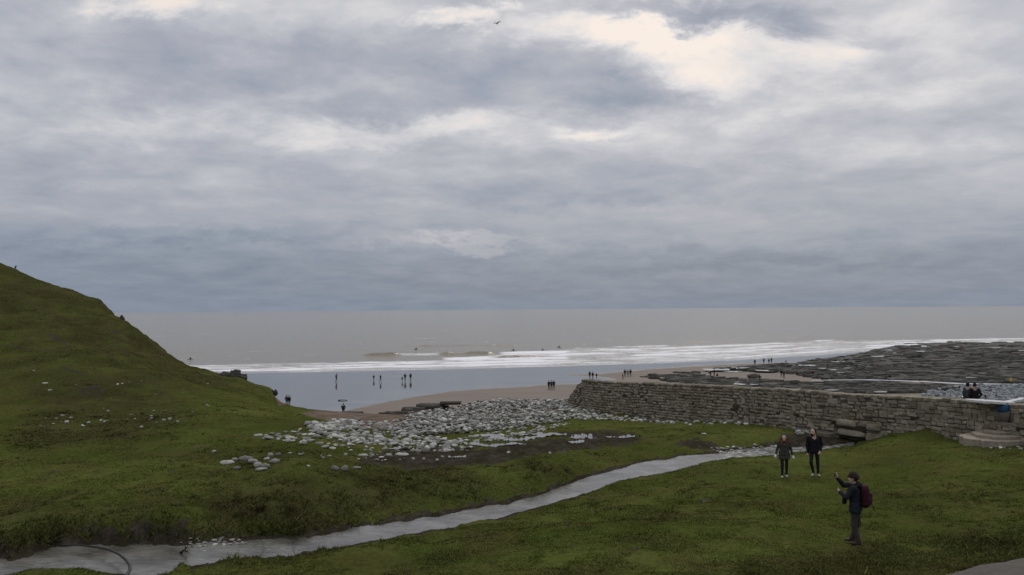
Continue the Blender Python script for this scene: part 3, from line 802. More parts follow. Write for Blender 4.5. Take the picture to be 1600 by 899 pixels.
COB_ONE = [  # photo x, y of the foot, width px, height px, group, dark
    (355, 725, 24, 6, 'cluster', 0), (384, 720, 26, 9, 'cluster', 1), (395, 724, 18, 8, 'cluster', 0), (403, 729, 14, 8, 'cluster', 0),
    (415, 731, 18, 8, 'cluster', 1), (371, 734, 13, 6, 'cluster', 1), (430, 723, 17, 7, 'cluster', 0), (422, 714, 12, 7, 'cluster', 0),
    (434, 712, 11, 6, 'cluster', 1), (408, 735, 19, 5, 'cluster', 0), (418, 719, 14, 5, 'cluster', 0), (366, 720, 12, 5, 'cluster', 1),
    (522, 735, 17, 10, 'trio', 1), (539, 736, 14, 10, 'trio', 1), (556, 732, 18, 4, 'trio', 1),
    (104, 661, 7, 5, 'hill', 0), (111, 654, 6, 3, 'hill', 0), (138, 662, 8, 3, 'hill', 0), (169, 644, 6, 4, 'hill', 0), (256, 658, 7, 4, 'hill', 0),
    (265, 657, 6, 5, 'hill', 0), (277, 660, 7, 4, 'hill', 0), (158, 658, 5, 3, 'hill', 0), (163, 660, 5, 3, 'hill', 0), (334, 707, 9, 4, 'hill', 0),
    (71, 600, 10, 3, 'hill', 0), (52, 581, 7, 3, 'hill', 0), (119, 603, 5, 3, 'hill', 0), (184, 602, 5, 3, 'hill', 0), (78, 611, 6, 3, 'hill', 0), (64, 667, 5, 3, 'hill', 0),
    (634, 692, 17, 7, 'turf', 0), (702, 697, 14, 9, 'turf', 0), (698, 706, 15, 6, 'mudstone', 0), (666, 707, 18, 9, 'mudstone', 1), (628, 712, 24, 5, 'mudstone', 0),
    (795, 709, 8, 5, 'mudstone', 0), (859, 710, 5, 4, 'mudstone', 0), (882, 708, 4, 3, 'mudstone', 0), (683, 720, 5, 4, 'mudstone', 0), (662, 718, 5, 3, 'mudstone', 0), (540, 712, 7, 5, 'turf', 0),
    (579, 707, 7, 6, 'turf', 0), (482, 730, 6, 4, 'turf', 0), (1180, 697, 9, 4, 'riffle', 0), (1100, 679, 10, 3, 'wallfoot', 0), (1140, 660, 18, 6, 'wallfoot', 1), (1494, 686, 16, 6, 'stepfoot', 1),
    (648, 680, 26, 9, 'bank', 1), (672, 677, 22, 9, 'bank', 1), (748, 662, 18, 11, 'bank', 1), (715, 650, 20, 9, 'bank', 1), (690, 660, 22, 10, 'bank', 0),
]
stones = []     # (px size, mesh index, matrix pieces, group, dark)
for poly, n, (s0, s1), flat, key in COB_REG:
    q = sample_poly(poly, n)
    p = hit(q[:, 0], q[:, 1])
    for i in range(n):
        if np.isnan(p[i, 0]) or p[i, 1] > 100: continue
        sz = s0 + (s1 - s0) * random.random() ** 1.8
        w, l, h = sz * random.uniform(0.8, 1.3), sz * random.uniform(0.6, 1.0), sz * flat * random.uniform(0.7, 1.1)
        zz = p[i, 2] + h * random.uniform(0.05, 0.3)
        if key == 'bank': zz += random.random() ** 2 * 0.35
        if key == 'riffle' or key == 'streamedge': zz = max(zz, float(S_LV(q[i, 0])) - 0.03 + h * 0.1)
        stones.append((w * F / p[i, 1], (p[i, 0], p[i, 1], zz), (w, l, h), random.uniform(0, 6.28), random.uniform(-0.3, 0.3), key, random.random() < (0.85 if key in ('riffle', 'streamedge') else 0.24)))
for px, py, wp, hp, key, dk in COB_ONE:
    p = hit([px], [py])[0]
    if np.isnan(p[0]): continue
    w = wp * p[1] / F; h = hp * p[1] / F
    stones.append((wp + 4, (p[0], p[1], p[2] + h * 0.25), (w, w * 0.75, h * 1.25), random.uniform(-0.3, 0.3), 0.0, key, bool(dk)))
stones.sort(key=lambda t: -t[0])
CLAB = {
    'bank': ('pale rounded limestone boulder in the dense boulder bank at the top of the beach', 'boulders heaped along the top of the beach'),
    'turf': ('pale limestone stone lying in the turf in front of the boulder bank', 'stones strewn over the turf below the boulder bank'),
    'wallfoot': ('grey limestone stone lying at the foot of the long stone wall', 'stones along the wall foot'),
    'culvert': ('pale stone in the small heap on the grass beside the culvert', 'stones heaped by the culvert'),
    'riffle': ('wet stone standing in the shallow riffle of the stream', 'stones in the stream riffle'),
    'mudstone': ('pale stone lying on the bare dark mud patch', 'stones on the mud patch'),
    'stepfoot': ('small pale stone on the grass at the foot of the wall steps', 'stones at the foot of the steps'),
    'hill': ('small white stone lying alone on the grassy hillside', 'white stones scattered on the hillside'),
    'cluster': ('flat pale boulder in the isolated group of boulders on the meadow', 'isolated boulders on the meadow'),
    'trio': ('lichen grey boulder of the three lying on turf at the mud edge', 'three boulders at the mud edge'),
    'streamedge': ('small wet stone at the weedy shallow edge of the stream pool', 'stones at the stream pool edge'),
}
cob_me = []
for dk in (0, 1):
    for v, f in COB:
        me = bpy.data.meshes.new('stone_shape')
        me.from_pydata(v.tolist(), [], f.tolist()); me.materials.append(M['cobble_d'] if dk else M['cobble'])
        me.polygons.foreach_set('use_smooth', np.ones(len(f), bool)); me.update()
        cob_me.append(me)
rest = {0: [], 1: []}
n_ind = 0
for k, (psz, loc, dim, rz, rx, key, dk) in enumerate(stones):
    vi = random.randrange(len(COB))
    if n_ind < 285:
        o = inst('boulder' if psz > 9 else 'stone', cob_me[vi + (14 if dk else 0)], None, loc, (rx, 0, rz), dim)
        tag(o, CLAB[key][0], 'stone', CLAB[key][1]); n_ind += 1
    else:
        v, f = COB[vi]
        rest[int(dk)].append((rotz(rotx(v * np.array(dim), rx), rz) + np.array(loc), f))
v, f = join(rest[0] + rest[1])
nf0 = sum(len(q[1]) for q in rest[0])
o = mesh_np('pebbles', v, f, [M['cobble'], M['cobble_d']], smooth=True, matidx=np.where(np.arange(len(f)) < nf0, 0, 1))
o['kind'] = 'stuff'; tag(o, 'mass of pale limestone pebbles and cobbles filling the bank above the beach', 'pebbles')

# puddles on the mud
PUD = [([(750, 681), (770, 684), (790, 688), (805, 689.5), (830, 686), (852, 682), (885, 680)], 2.0), ([(718, 693), (745, 696), (765, 698), (790, 696), (822, 695)], 1.6),
       ([(805, 682), (830, 680), (860, 680)], 1.2), ([(888, 692), (900, 692.5), (913, 691.5)], 2.0), ([(700, 716), (712, 716), (728, 715)], 1.0), ([(608, 703), (622, 702.5), (642, 702)], 1.8),
       ([(945, 684), (970, 685), (992, 683)], 1.0), ([(890, 686), (915, 685), (932, 686)], .9)]
for pts, hw in PUD:
    px = np.interp(np.linspace(0, 1, 40), np.linspace(0, 1, len(pts)), [p[0] for p in pts])
    py = np.interp(np.linspace(0, 1, 40), np.linspace(0, 1, len(pts)), [p[1] for p in pts])
    wd = 0.75 * hw * np.sin(np.linspace(0.1, math.pi - 0.1, 40)) ** 0.5 * np.clip(1 + 1.8 * fbm(px / 3, py * 0 + hw, 4, 0.6), 0.15, 2.2)
    top = hit(px, py - wd); bot = hit(px, py + wd)
    lv = np.nanmean(np.stack([hit(px, py)[:, 2]], 0), 0)
    lv = np.convolve(np.pad(lv, 7, 'edge'), np.ones(15) / 15, 'valid') + 0.05
    top[:, 2] = lv; bot[:, 2] = lv
    o = mesh_np('puddle', np.concatenate([bot, top]), grid_faces(2, 40), M['stream'], smooth=True, attrs={'riffle': np.full(80, 0.25)}); struct(o)

# ------------------------------------------------------------------ sea wall
WPL = [(884, 74.2), (905, 72.5), (1000, 65.5), (1150, 55.0), (1245, 50.0), (1330, 46.8), (1400, 44.3), (1500, 41.0), (1600, 37.8), (1700, 35.0)]
WTOP = [(884, 628), (888, 622), (889, 616), (893, 614), (894, 609), (899, 606), (900, 600), (905, 598), (906, 594), (1000, 598), (1100, 602), (1150, 604), (1200, 607), (1280, 612), (1330, 616), (1400, 619.5), (1470, 623), (1530, 627), (1532, 630), (1578, 632), (1600, 632), (1700, 640)]
wx = [at_d(p, 600, d) for p, d in WPL]
dens = []
for i in range(len(WPL) - 1):
    for t in np.linspace(0, 1, 60, endpoint=False):
        # straight in plan between control points
        a, b = wx[i], wx[i + 1]
        dens.append((a.x * (1 - t) + b.x * t, a.y * (1 - t) + b.y * t))
dens = np.array(dens)
seg = np.hypot(*np.diff(dens, axis=0).T); S = np.concatenate([[0], np.cumsum(seg)])
# light smoothing of the plan so that it bends rather than kinks
for c in (0, 1):
    ker = np.ones(41) / 41
    dens[20:-20, c] = np.convolve(dens[:, c], ker, 'valid')
WPXs = 800 + F * dens[:, 0] / dens[:, 1]
SLEN = S[-1]


def wpt(s): return np.array([np.interp(s, S, dens[:, 0]), np.interp(s, S, dens[:, 1])])
def wpx(s): return np.interp(s, S, WPXs)
def s_of(px): return float(np.interp(px, WPXs, S))
def wtan(s):
    a, b = wpt(min(s + 0.3, SLEN)), wpt(max(s - 0.3, 0)); t = a - b; return t / np.linalg.norm(t)
def wnor(s):
    t = wtan(s); n = np.array([-t[1], t[0]])
    return n if n @ wpt(s) < 0 else -n
def wtop(s):
    px = wpx(s); row = np.interp(px, [a for a, b in WTOP], [b for a, b in WTOP])
    p = wpt(s); u, v = ray(px, row); return float(H + v * p[1])
def wbase(s):
    p = wpt(s); return float(hz(p[0], p[1])) - 0.25


wall_root = empty('stone_wall', (wpt(SLEN / 2)[0], wpt(SLEN / 2)[1], wbase(SLEN / 2)))
tag(wall_root, 'long dark drystone sea wall with a stepped broken end, above the beach', 'wall')


def attach(o, parent):
    o.parent = parent; o.matrix_parent_inverse = Matrix.Translation(-Vector(parent.location)); return o


CUL0, CUL1 = s_of(1303), s_of(1347)
NOT0, NOT1 = s_of(1549), s_of(1576)
CUL_Z = at_d(1325, 680.5, wpt(s_of(1325))[1]).z
ss = np.arange(0, SLEN, 0.2)
cv, cf = [], []


def slab_run(s_arr, zlo, zhi, front, back):
    n0 = len(cv)
    for s, a, b, fr, bk in zip(s_arr, zlo, zhi, front, back):
        p = wpt(s); n = wnor(s)
        f_ = p + n * fr; k_ = p - n * bk
        cv.extend([(f_[0], f_[1], a), (f_[0], f_[1], b), (k_[0], k_[1], b), (k_[0], k_[1], a)])
    for i in range(len(s_arr) - 1):
        A = n0 + 4 * i; B = A + 4
        for j in range(4):
            cf.append((A + j, B + j, B + (j + 1) % 4, A + (j + 1) % 4))
    cf.append((n0, n0 + 1, n0 + 2, n0 + 3)); e = n0 + 4 * (len(s_arr) - 1); cf.append((e + 3, e + 2, e + 1, e))


tops = np.array([wtop(s) for s in ss]); bases = np.array([wbase(s) for s in ss])
midz = np.minimum(np.maximum(bases + 0.8, CUL_Z), tops - 0.08)
fr_lo = np.where((ss > CUL0) & (ss < CUL1), -0.55, 0.0)
fr_hi = np.where((ss > NOT0) & (ss < NOT1), -0.06, 0.0)
slab_run(ss, bases - 3.5, midz, fr_lo, np.full(len(ss), 0.75))
slab_run(ss, midz - 0.001, tops - 0.10, fr_hi, np.full(len(ss), 0.70))
attach(mesh_np('wall_core', np.array(cv), np.array(cf), M['mortar']), wall_root)


def unit_block(seed):
    r = np.random.default_rng(seed)
    v = []
    for y, k in ((0.5, 1.0), (-0.28, 1.0), (-0.5, 0.8)):
        for x, z in ((-0.5, -0.5), (0.5, -0.5), (0.5, 0.5), (-0.5, 0.5)):
            v.append((x * k, y, z * k))
    v = np.array(v) + r.uniform(-0.07, 0.07, (12, 3)) * np.array([1, 0.6, 1])
    f = [(3, 2, 1, 0), (8, 9, 10, 11)]
    for a in (0, 4):
        for i in range(4):
            j = (i + 1) % 4; f.append((a + i, a + j, a + 4 + j, a + 4 + i))
    return v, np.array(f)


BLK = [unit_block(i) for i in range(12)]
blk_me = []
for v, f in BLK:
    me = bpy.data.meshes.new('wall_stone_shape'); me.from_pydata(v.tolist(), [], f.tolist()); me.materials.append(M['wall']); me.update(); blk_me.append(me)
blocks = []
lint_z = CUL_Z + 0.62
for course in range(0, 30):
    s = random.uniform(-0.3, 0.0)
    while s < SLEN - 0.2:
        big = random.random() < 0.12
        w = random.uniform(0.2, 0.55) * (1.35 if big else 1)
        sc = s + w / 2; s += w + 0.012
        if sc < 0.05 or sc > SLEN: continue
        zt = wtop(sc); ch = 0.20
        z0 = zt - (course + 1) * 0.205 + 0.05 * vnoise(np.array(sc * 0.7), np.array(course * 0.9)).item()
        px = wpx(sc)
        if sc < s_of(925): # ruined end: courses stay level, so the end steps down
            ref = wtop(s_of(925)); z0 = ref - (course + 1) * 0.205
            if z0 + ch > zt + 0.12: continue
        zc = z0 + ch / 2
        if zc < wbase(sc) + 0.1: continue
        if CUL0 - 0.25 < sc < CUL1 + 0.6 and zc < lint_z: continue
        if NOT0 < sc < NOT1 and zc > at_d(1562, 661, wpt(sc)[1]).z: continue
        first = course == 0
        dep = random.uniform(0.16, 0.26)
        if not first and random.random() < 0.03: continue           # a fallen stone
        hgt = ch * random.uniform(0.75, 1.15); zc += random.uniform(-0.025, 0.025)
        if random.random() < 0.08: hgt *= 1.9
        if first: hgt = ch * random.uniform(0.85, 1.12)
        p = wpt(sc); n = wnor(sc); pr = random.uniform(0.0, 0.06)
        c = p + n * (pr + 0.06 - dep / 2 + 0.0)
        if first or sc < s_of(925) and z0 + ch > zt - 0.3:
            dep = 0.78; c = p + n * (pr + 0.05 - dep / 2)
        t = wtan(sc); ang = math.atan2(t[1], t[0])
        blocks.append((w * hgt * (F / p[1]) ** 2, (c[0], c[1], zc), (w, dep, hgt), ang, random.uniform(-0.04, 0.04)))
blocks.sort(key=lambda b: -b[0])
rb = []
for k, (a, loc, dim, ang, tilt) in enumerate(blocks):
    vi = random.randrange(12)
    if k < 300:
        attach(inst('stone', blk_me[vi], None, loc, (0, tilt, ang), dim), wall_root)
    else:
        v, f = BLK[vi]
        rb.append((rotz(v * np.array(dim), ang) + np.array(loc), f))
v, f = join(rb)
o = attach(mesh_np('stone_courses', v, f, M['wall']), wall_root); o['kind'] = 'stuff'

# culvert: rough lintel block, side blocks and a low concrete ledge
def wall_block(name, px0, px1, py0, py1, depth, proud, mat, seed, parent=wall_root, sub=2):
    s0, s1 = s_of(px0), s_of(px1); sc = (s0 + s1) / 2; p = wpt(sc); n = wnor(sc); t = wtan(sc)
    z0 = at_d((px0 + px1) / 2, py1, p[1]).z; z1 = at_d((px0 + px1) / 2, py0, p[1]).z
    v, f = rough_stone(seed, sub, 0.12)
    v = np.sign(v) * np.abs(v * 2) ** 0.42 * 0.5
    c = p + n * (proud - depth / 2)
    v = rotz(v * np.array((s1 - s0, depth, z1 - z0)), math.atan2(t[1], t[0])) + np.array((c[0], c[1], (z0 + z1) / 2))
    o = mesh_np(name, v, f, mat, smooth=False)
    return attach(o, parent) if parent else o


wall_block('lintel', 1303, 1349, 671, 682, 0.8, 0.12, M['wall'], 501)['label'] = 'rough grey lintel block over the dark culvert opening'
wall_block('culvert_jamb', 1345, 1380, 676, 692, 0.7, 0.10, M['wall'], 502)
wall_block('culvert_jamb', 1290, 1305, 678, 694, 0.8, 0.14, M['wall'], 503)
wall_block('fallen_stone', 1306, 1336, 655, 667, 0.7, 0.26, M['wall'], 504)
wall_block('fallen_stone', 1352, 1374, 662, 674, 0.8, 0.28, M['wall'], 505)
# concrete ledge beside the culvert
a = at_d(1246, 690, 48.6); b = at_d(1308, 694, 45.9)
def prism(pts, z0, z1):
    """plan polygon extruded"""
    n = len(pts)
    v = [(x, y, z0) for x, y in pts] + [(x, y, z1) for x, y in pts]
    f = [[i, (i + 1) % n, n + (i + 1) % n, n + i] for i in range(n)]
    return v, f + [list(range(n))[::-1], list(range(n, 2 * n))]


def mesh_pd(name, v, f, mat, parent=None, smooth=False, bevel=0.0):
    me = bpy.data.meshes.new(name); me.from_pydata([tuple(map(float, q)) for q in v], [], [list(map(int, q)) for q in f]); me.materials.append(mat); me.update()
    if smooth: me.polygons.foreach_set('use_smooth', np.ones(len(me.polygons), bool))
    o = bpy.data.objects.new(name, me); COL.objects.link(o)
    if bevel:
        md = o.modifiers.new('bevel', 'BEVEL'); md.width = bevel; md.segments = 2
    if parent: attach(o, parent)
    return o


z1 = at_d(1280, 679.5, 47.0).z
s0, s1 = s_of(1248), s_of(1304)
pts = []
for s in np.linspace(s0, s1, 8): pts.append(tuple(wpt(s) + wnor(s) * (0.75 + 0.05 * math.sin(s * 7))))
for s in np.linspace(s1, s0, 8): pts.append(tuple(wpt(s) - wnor(s) * 0.05))
v, f = prism(pts, z1 - 0.9, z1); mesh_pd('culvert_ledge', v, f, M['concrete'], wall_root, bevel=0.03)

# recess with a blue board under the pale slab, and the slab itself
sN = (NOT0 + NOT1) / 2; pN = wpt(sN); nN = wnor(sN); tN = wtan(sN); aN = math.atan2(tN[1], tN[0])


def wall_quad(name, rows, off, thick, mat):
    """panel following photo rows on the wall plane: rows = [(px0, px1, py)]"""
    v = []
    for px0, px1, py in rows:
        for px in (px0, px1):
            s = s_of(px); q = wpt(s); z = at_d(px, py, q[1]).z
            for o_ in (off, off - thick):
                w = q + nN * o_; v.append((w[0], w[1], z))
    f = []
    R = len(rows)
    for i in range(R - 1):
        A, B = 4 * i, 4 * i + 4
        f += [(A, A + 2, B + 2, B), (A + 3, A + 1, B + 1, B + 3), (A + 1, A, B, B + 1), (A + 2, A + 3, B + 3, B + 2)]
    f += [(0, 1, 3, 2), (4 * R - 4, 4 * R - 2, 4 * R - 1, 4 * R - 3)]
    return attach(mesh_np(name, np.array(v), np.array(f), mat), wall_root)


M['blue'] = simple_mat('blue_paint', (0.03, 0.10, 0.19), 0.6, 0.3, 3.0)
M['recess'] = simple_mat('brown_concrete', (0.12, 0.105, 0.085), 0.85, 0.3, 5.0)
wall_quad('blue_board', [(1554.5, 1571.5, 630), (1556, 1571, 644.5)], 0.06, 0.12, M['blue'])['label'] = 'blue painted board in the recess under the pale slab'
wall_quad('recess_panel', [(1550, 1575, 643), (1552, 1572, 655), (1556, 1568, 664)], 0.05, 0.15, M['recess'])
# pale lens-shaped slab lying on the wall top
c0 = at_d(1556, 628.5, pN[1]); lw = 51 * pN[1] / F
pts = []
for k in range(28):
    an = 2 * math.pi * k / 28
    ux = math.copysign(abs(math.cos(an)) ** 0.9, math.cos(an)) * lw / 2; uy = math.copysign(abs(math.sin(an)) ** 1.1, math.sin(an)) * 0.8
    pts.append((c0.x + ux, c0.y + 0.5 + uy * 0.62 - ux * 0.9))
v, f = prism(pts, c0.z - 0.10, c0.z + 0.02)
slab = mesh_pd('concrete_slab', v, f, M['pale_concrete'], None, bevel=0.02)
tag(slab, 'pale lens-shaped concrete slab lying on top of the wall over the blue board', 'slab')
e = at_d(1581, 629.0, pN[1]); e2 = at_d(1604, 622.5, pN[1] + 1.5)
v, f = prism([(e.x - 0.25, e.y), (e2.x, e2.y), (e2.x, e2.y + 0.35), (e.x - 0.2, e.y + 0.45)], 0, 1)
v = [(x, y, (e.z if k in (0, 3) else e2.z) + (0.0 if j else -0.09)) for j in (0, 1) for k, (x, y) in enumerate([(e.x - 0.25, e.y), (e2.x, e2.y), (e2.x, e2.y + 0.35), (e.x - 0.2, e.y + 0.45)])]
mesh_pd('slab_strip', v, f, M['pale_concrete'], slab)

# three curved concrete steps in front of the recess
steps = empty('stone_steps', tuple(at_d(1560, 690, pN[1] - 1.0))); tag(steps, 'curved weathered concrete steps against the wall under the blue board', 'steps')
for k, (px0, px1, py, dep) in enumerate([(1518, 1598, 687, 1.9), (1529, 1590, 680.5, 1.35), (1541, 1577, 675.0, 0.85)]):
    s0, s1 = s_of(px0), s_of(px1); sc = (s0 + s1) / 2; q = wpt(sc); n = wnor(sc); t = wtan(sc)
    zt = at_d((px0 + px1) / 2, py, q[1] - dep * 0.5).z
    pts = []
    for an in np.linspace(0, math.pi, 18):
        w = q + t * (-math.cos(an) * (s1 - s0) / 2) + n * (math.sin(an) ** 0.7 * dep * random.uniform(0.9, 1.06))
        pts.append((w[0], w[1]))
    v, f = prism(pts[::-1], zt - (0.9 if k == 0 else 0.3), zt)
    mesh_pd('step', v, f, M['wall'], steps, bevel=0.03)

# ------------------------------------------------------------------ rocks on the turf edge and hill
def outcrop(name, px, py, wpx_, hpx, d, label, seed, n=9, mat='rock', depth=0.8):
    c = at_d(px, py, d); w = wpx_ * d / F; h = hpx * d / F
    root = empty(name, (c.x, c.y, c.z)); tag(root, label, 'rock')
    r = random.Random(seed)
    for k in range(n):
        fx = r.uniform(-0.42, 0.42); sz = r.uniform(0.3, 0.55)
        hh = h * (1 - (abs(fx) * 1.7) ** 2) * r.uniform(0.7, 1.1)
        v, f = rough_stone(seed * 31 + k, 2, 0.35)
        v = rotz(v * np.array((w * sz, w * sz * depth, max(hh, h * 0.35) * 1.5)), r.uniform(0, 3)) + np.array((c.x + fx * w, c.y + r.uniform(-0.3, 0.3) * w * depth, c.z + hh * 0.3))
        attach(mesh_np('rock_lump', v, f, M[mat]), root)
    return root


outcrop('rock_outcrop', 363, 592, 40, 14, 87.5, 'dark rocky knob breaking the edge of the hill above the surf', 3, 14)
outcrop('rock_outcrop', 188, 500, 12, 8, 94, 'small dark crag on the skyline of the hill', 5, 7)
outcrop('rock_outcrop', 428, 616, 14, 8, 84, 'dark earthy rock at the cut edge of the hill foot', 6, 6)
led = empty('rock_ledge', tuple(at_d(684, 640, 73))); tag(led, 'dark layered rock ledge at the edge of the boulder bank', 'rock')
for k in range(16):
    px = random.uniform(645, 735); py = 641 - 12 * (1 - abs(px - 700) / 60) * random.random()
    c = at_d(px, max(py, 629), 74 + random.uniform(-1, 2)); w = random.uniform(1.0, 2.6)
    v, f = unit_block(900 + k)
    v = rotz(v * np.array((w, w * 0.7, random.uniform(0.16, 0.34))), random.uniform(-0.3, 0.3)) + np.array(c)
    attach(mesh_np('rock_slab', v, f, M['rock']), led)
led2 = empty('rock_ledge', tuple(at_d(612, 646, 69))); tag(led2, 'low brown earth and rock lip where the bare ground drops to the beach', 'rock')
for k in range(9):
    px = random.uniform(545, 640); c = at_d(px, 647 - random.random() * 2, 70 + random.uniform(-1, 1)); w = random.uniform(0.7, 1.6)
    v, f = unit_block(940 + k)
    attach(mesh_np('rock_slab', rotz(v * np.array((w, w * 0.7, 0.22)), random.uniform(-0.3, 0.3)) + np.array(c), f, M['rock']), led2)

# ------------------------------------------------------------------ rock platform on the foreshore
P1 = [(1020, 590.5), (1075, 585), (1100, 588), (1140, 592), (1200, 596), (1270, 600), (1330, 598), (1480, 604), (1500, 612), (1330, 614), (1180, 608), (1080, 600)]
P2 = [(1105, 578), (1150, 574), (1240, 568.5), (1270, 563), (1330, 557), (1365, 548), (1420, 541), (1500, 538.5), (1680, 537), (1680, 603), (1500, 600), (1400, 595), (1280, 593), (1235, 587), (1130, 581)]
INLET = [(1100, 579), (1150, 579), (1230, 583), (1285, 592), (1280, 598), (1180, 592), (1120, 586)]


def beach_hit(px, py, lift=0.0):
    px = np.asarray(px, float); py = np.asarray(py, float)
    u, v = ray(px, py); d = np.full(px.shape, 180.0)
    for _ in range(30): d = 0.5 * d + 0.5 * (beach_z(u * d, d) + lift - H) / v
    return np.stack([u * d, d, beach_z(u * d, d)], -1)


pd_ = np.linspace(112, 372, 300); pu = np.linspace(0.14, 0.70, 300)
RX = pd_[:, None] * pu[None, :]; RY = np.repeat(pd_[:, None], 300, 1)
RB = beach_z(RX, RY)
RPX, RPY = project(RX, RY, RB)
rm = np.maximum(smask(RPX, RPY, P1, 2.0), smask(RPX, RPY, P2, 2.0)) * (1 - smask(RPX, RPY, INLET, 1.5))
ter = fbm(RX / 22, RY / 13, 5) + 0.35
ter = np.floor(ter * 7) / 7 * 0.8
RZ = np.maximum(RB, 0.0) - 0.35 + (0.5 + ter * 0.9) * np.clip(rm * 1.4, 0, 1) + 0.10 * fbm(RX / 2.5, RY / 2.5, 3)
keep = rm.ravel() > 0.02
gf = grid_faces(300, 300); gf = gf[keep[gf].all(1)]
used = np.unique(gf); remap = np.full(300 * 300, -1); remap[used] = np.arange(len(used))
rock = mesh_np('rock_platform', np.stack([RX.ravel(), RY.ravel(), RZ.ravel()], 1)[used], remap[gf], M['slab'])
struct(rock)


def slab_shape(seed):
    r = np.random.default_rng(seed); n = int(r.integers(5, 9))
    a = np.sort(r.uniform(0, 2 * np.pi, n) * 0.35 + np.linspace(0, 2 * np.pi, n, endpoint=False) * 0.65 * 1.0)
    a = np.linspace(0, 2 * np.pi, n, endpoint=False) + r.uniform(-0.3, 0.3, n)
    rad = r.uniform(0.75, 1.0, n)
    x, y = np.cos(a) * rad * 0.5, np.sin(a) * rad * 0.5
    top = 0.5 + r.uniform(-0.12, 0.05, n)
    v = np.concatenate([np.stack([x * 1.04, y * 1.04, np.full(n, -0.5)], 1), np.stack([x, y, top], 1), [[0, 0, 0.5]]])
    f = []
    for i in range(n):
        j = (i + 1) % n
        f += [(i, j, n + j), (i, n + j, n + i), (n + i, n + j, 2 * n)]
    return v, np.array(f)


SL = [slab_shape(i) for i in range(16)]
sl_me = []
for v, f in SL:
    me = bpy.data.meshes.new('rock_slab_shape'); me.from_pydata(v.tolist(), [], f.tolist()); me.materials.append(M['slab']); me.update(); sl_me.append(me)
q = np.concatenate([sample_poly(P1, 750), sample_poly(P2, 2300)])
q = q[~in_poly(q[:, 0], q[:, 1], INLET)]
p = beach_hit(q[:, 0], q[:, 1], 0.2)
slabs = []
for i in range(len(q)):
    x, y, z = p[i]
    z = max(z, 0.0)
    far = (q[i, 0] > 1400) * (q[i, 1] < 595)
    w = random.uniform(1.2, 3.6) * (1.7 if far else 1.0) * (1.4 if random.random() < 0.12 else 1)
    l = w * random.uniform(0.5, 0.9); h = random.uniform(0.3, 0.85)
    lift = 0.12 + 0.45 * (fbm(np.array(x / 22), np.array(y / 13), 4).item() + 0.3)
    slabs.append((w * F / y, (x, y, z + max(lift, 0.0)), (w, l, h), random.uniform(-0.5, 0.5), random.uniform(-0.14, 0.08)))
slabs.sort(key=lambda t: -t[0])
rb = []
for k, (a, loc, dim, rz, tl) in enumerate(slabs):
    vi = random.randrange(16)
    if k < 290:
        o = inst('rock_slab', sl_me[vi], rock, loc, (tl, tl * 0.5, rz), dim)
    else:
        v, f = SL[vi]; rb.append((rotz(rotx(v * np.array(dim), tl), rz) + np.array(loc), f))
v, f = join(rb)
o = mesh_np('rock_rubble', v, f, M['slab'], rock); o['kind'] = 'stuff'
# lone dark rocks on the sand in front of the platform
for px, py, w, h in [(1012, 590, 1.8, 0.6), (1021, 588.2, 3.4, 0.9), (1056, 582.5, 2.2, 0.4), (1065, 582.8, 2.6, 0.5), (1086, 585, 3.2, 1.0), (1003, 589.8, 1.3, 0.4), (1179, 590.5, 3.4, 1.2)]:
    c = beach_hit([px], [py])[0]; v, f = rough_stone(int(px), 2, 0.3)
    o = mesh_np('rock', v * np.array((w, w * 0.7, h)) + np.array((c[0], c[1], c[2] + h * 0.3)), f, M['slab'])
    tag(o, 'dark wet rock lying alone on the bare sand short of the rock platform', 'rock', 'lone rocks on the sand')

# pools and runnels of pale water between the rocks
POOLS = [(1120, 577.5, 44, 3.0), (1160, 575.5, 40, 2.5), (1200, 578.5, 46, 3.2), (1092, 586.5, 26, 2.0), (1040, 590.5, 20, 1.5), (1130, 596, 24, 3.4), (1155, 600, 26, 3.2), (1192, 601.5, 40, 3.6), (1215, 599, 26, 2.2), (1262, 571, 30, 2.0),
         (1372, 557, 26, 1.6), (1412, 551.5, 30, 1.6), (1392, 547, 26, 1.6), (1440, 543.5, 24, 1.2), (1310, 565.5, 24, 1.4), (1418, 558.5, 20, 1.2), (1560, 543, 30, 1.1), (1248, 606.5, 16, 1.4), (1300, 609.5, 22, 1.2), (1376, 612.5, 22, 1.2), (1145, 581, 34, 2)]
for k in range(34):
    q_ = sample_poly(P2, 1)[0]
    POOLS.append((q_[0], q_[1], random.uniform(6, 22), random.uniform(0.7, 1.2)))
for px, py, w, h in POOLS:
    an = np.linspace(0, 2 * np.pi, 30, endpoint=False)
    rr = 1 + 0.5 * fbm(np.cos(an) * 1.7 + px, np.sin(an) * 1.7, 3)
    x_ = px + np.cos(an) * rr * w / 2; y_ = py + np.sin(an) * rr * h / 2
    c_ = (np.array([px]), np.array([py]))
    lf = 0.5 if (in_poly(*c_, P1)[0] or in_poly(*c_, P2)[0]) and not in_poly(*c_, INLET)[0] else 0.12
    zl = beach_z(*beach_hit([px], [py], lf)[0][:2]).item() + lf
    u, vv = ray(x_, y_); d = (zl - H) / vv
    v = np.stack([u * d, d, np.full(30, zl)], 1)
    o = mesh_pd('tide_pool', v, [list(range(30))], M['pool']); struct(o)
px = np.linspace(1268, 1640, 80); py = np.interp(px, [1268, 1350, 1400, 1450, 1500, 1640], [594.4, 593.6, 595, 597, 599.8, 601.5])
hw = np.interp(px, [1268, 1340, 1420, 1500, 1640], [0.35, 0.5, 0.9, 0.9, 0.5]) * (1 + 0.4 * fbm(px / 9, px * 0, 3))
a = beach_hit(px, py - hw, 0.5); b = beach_hit(px, py + hw, 0.5)
a[:, 2] += 0.52; b[:, 2] += 0.52
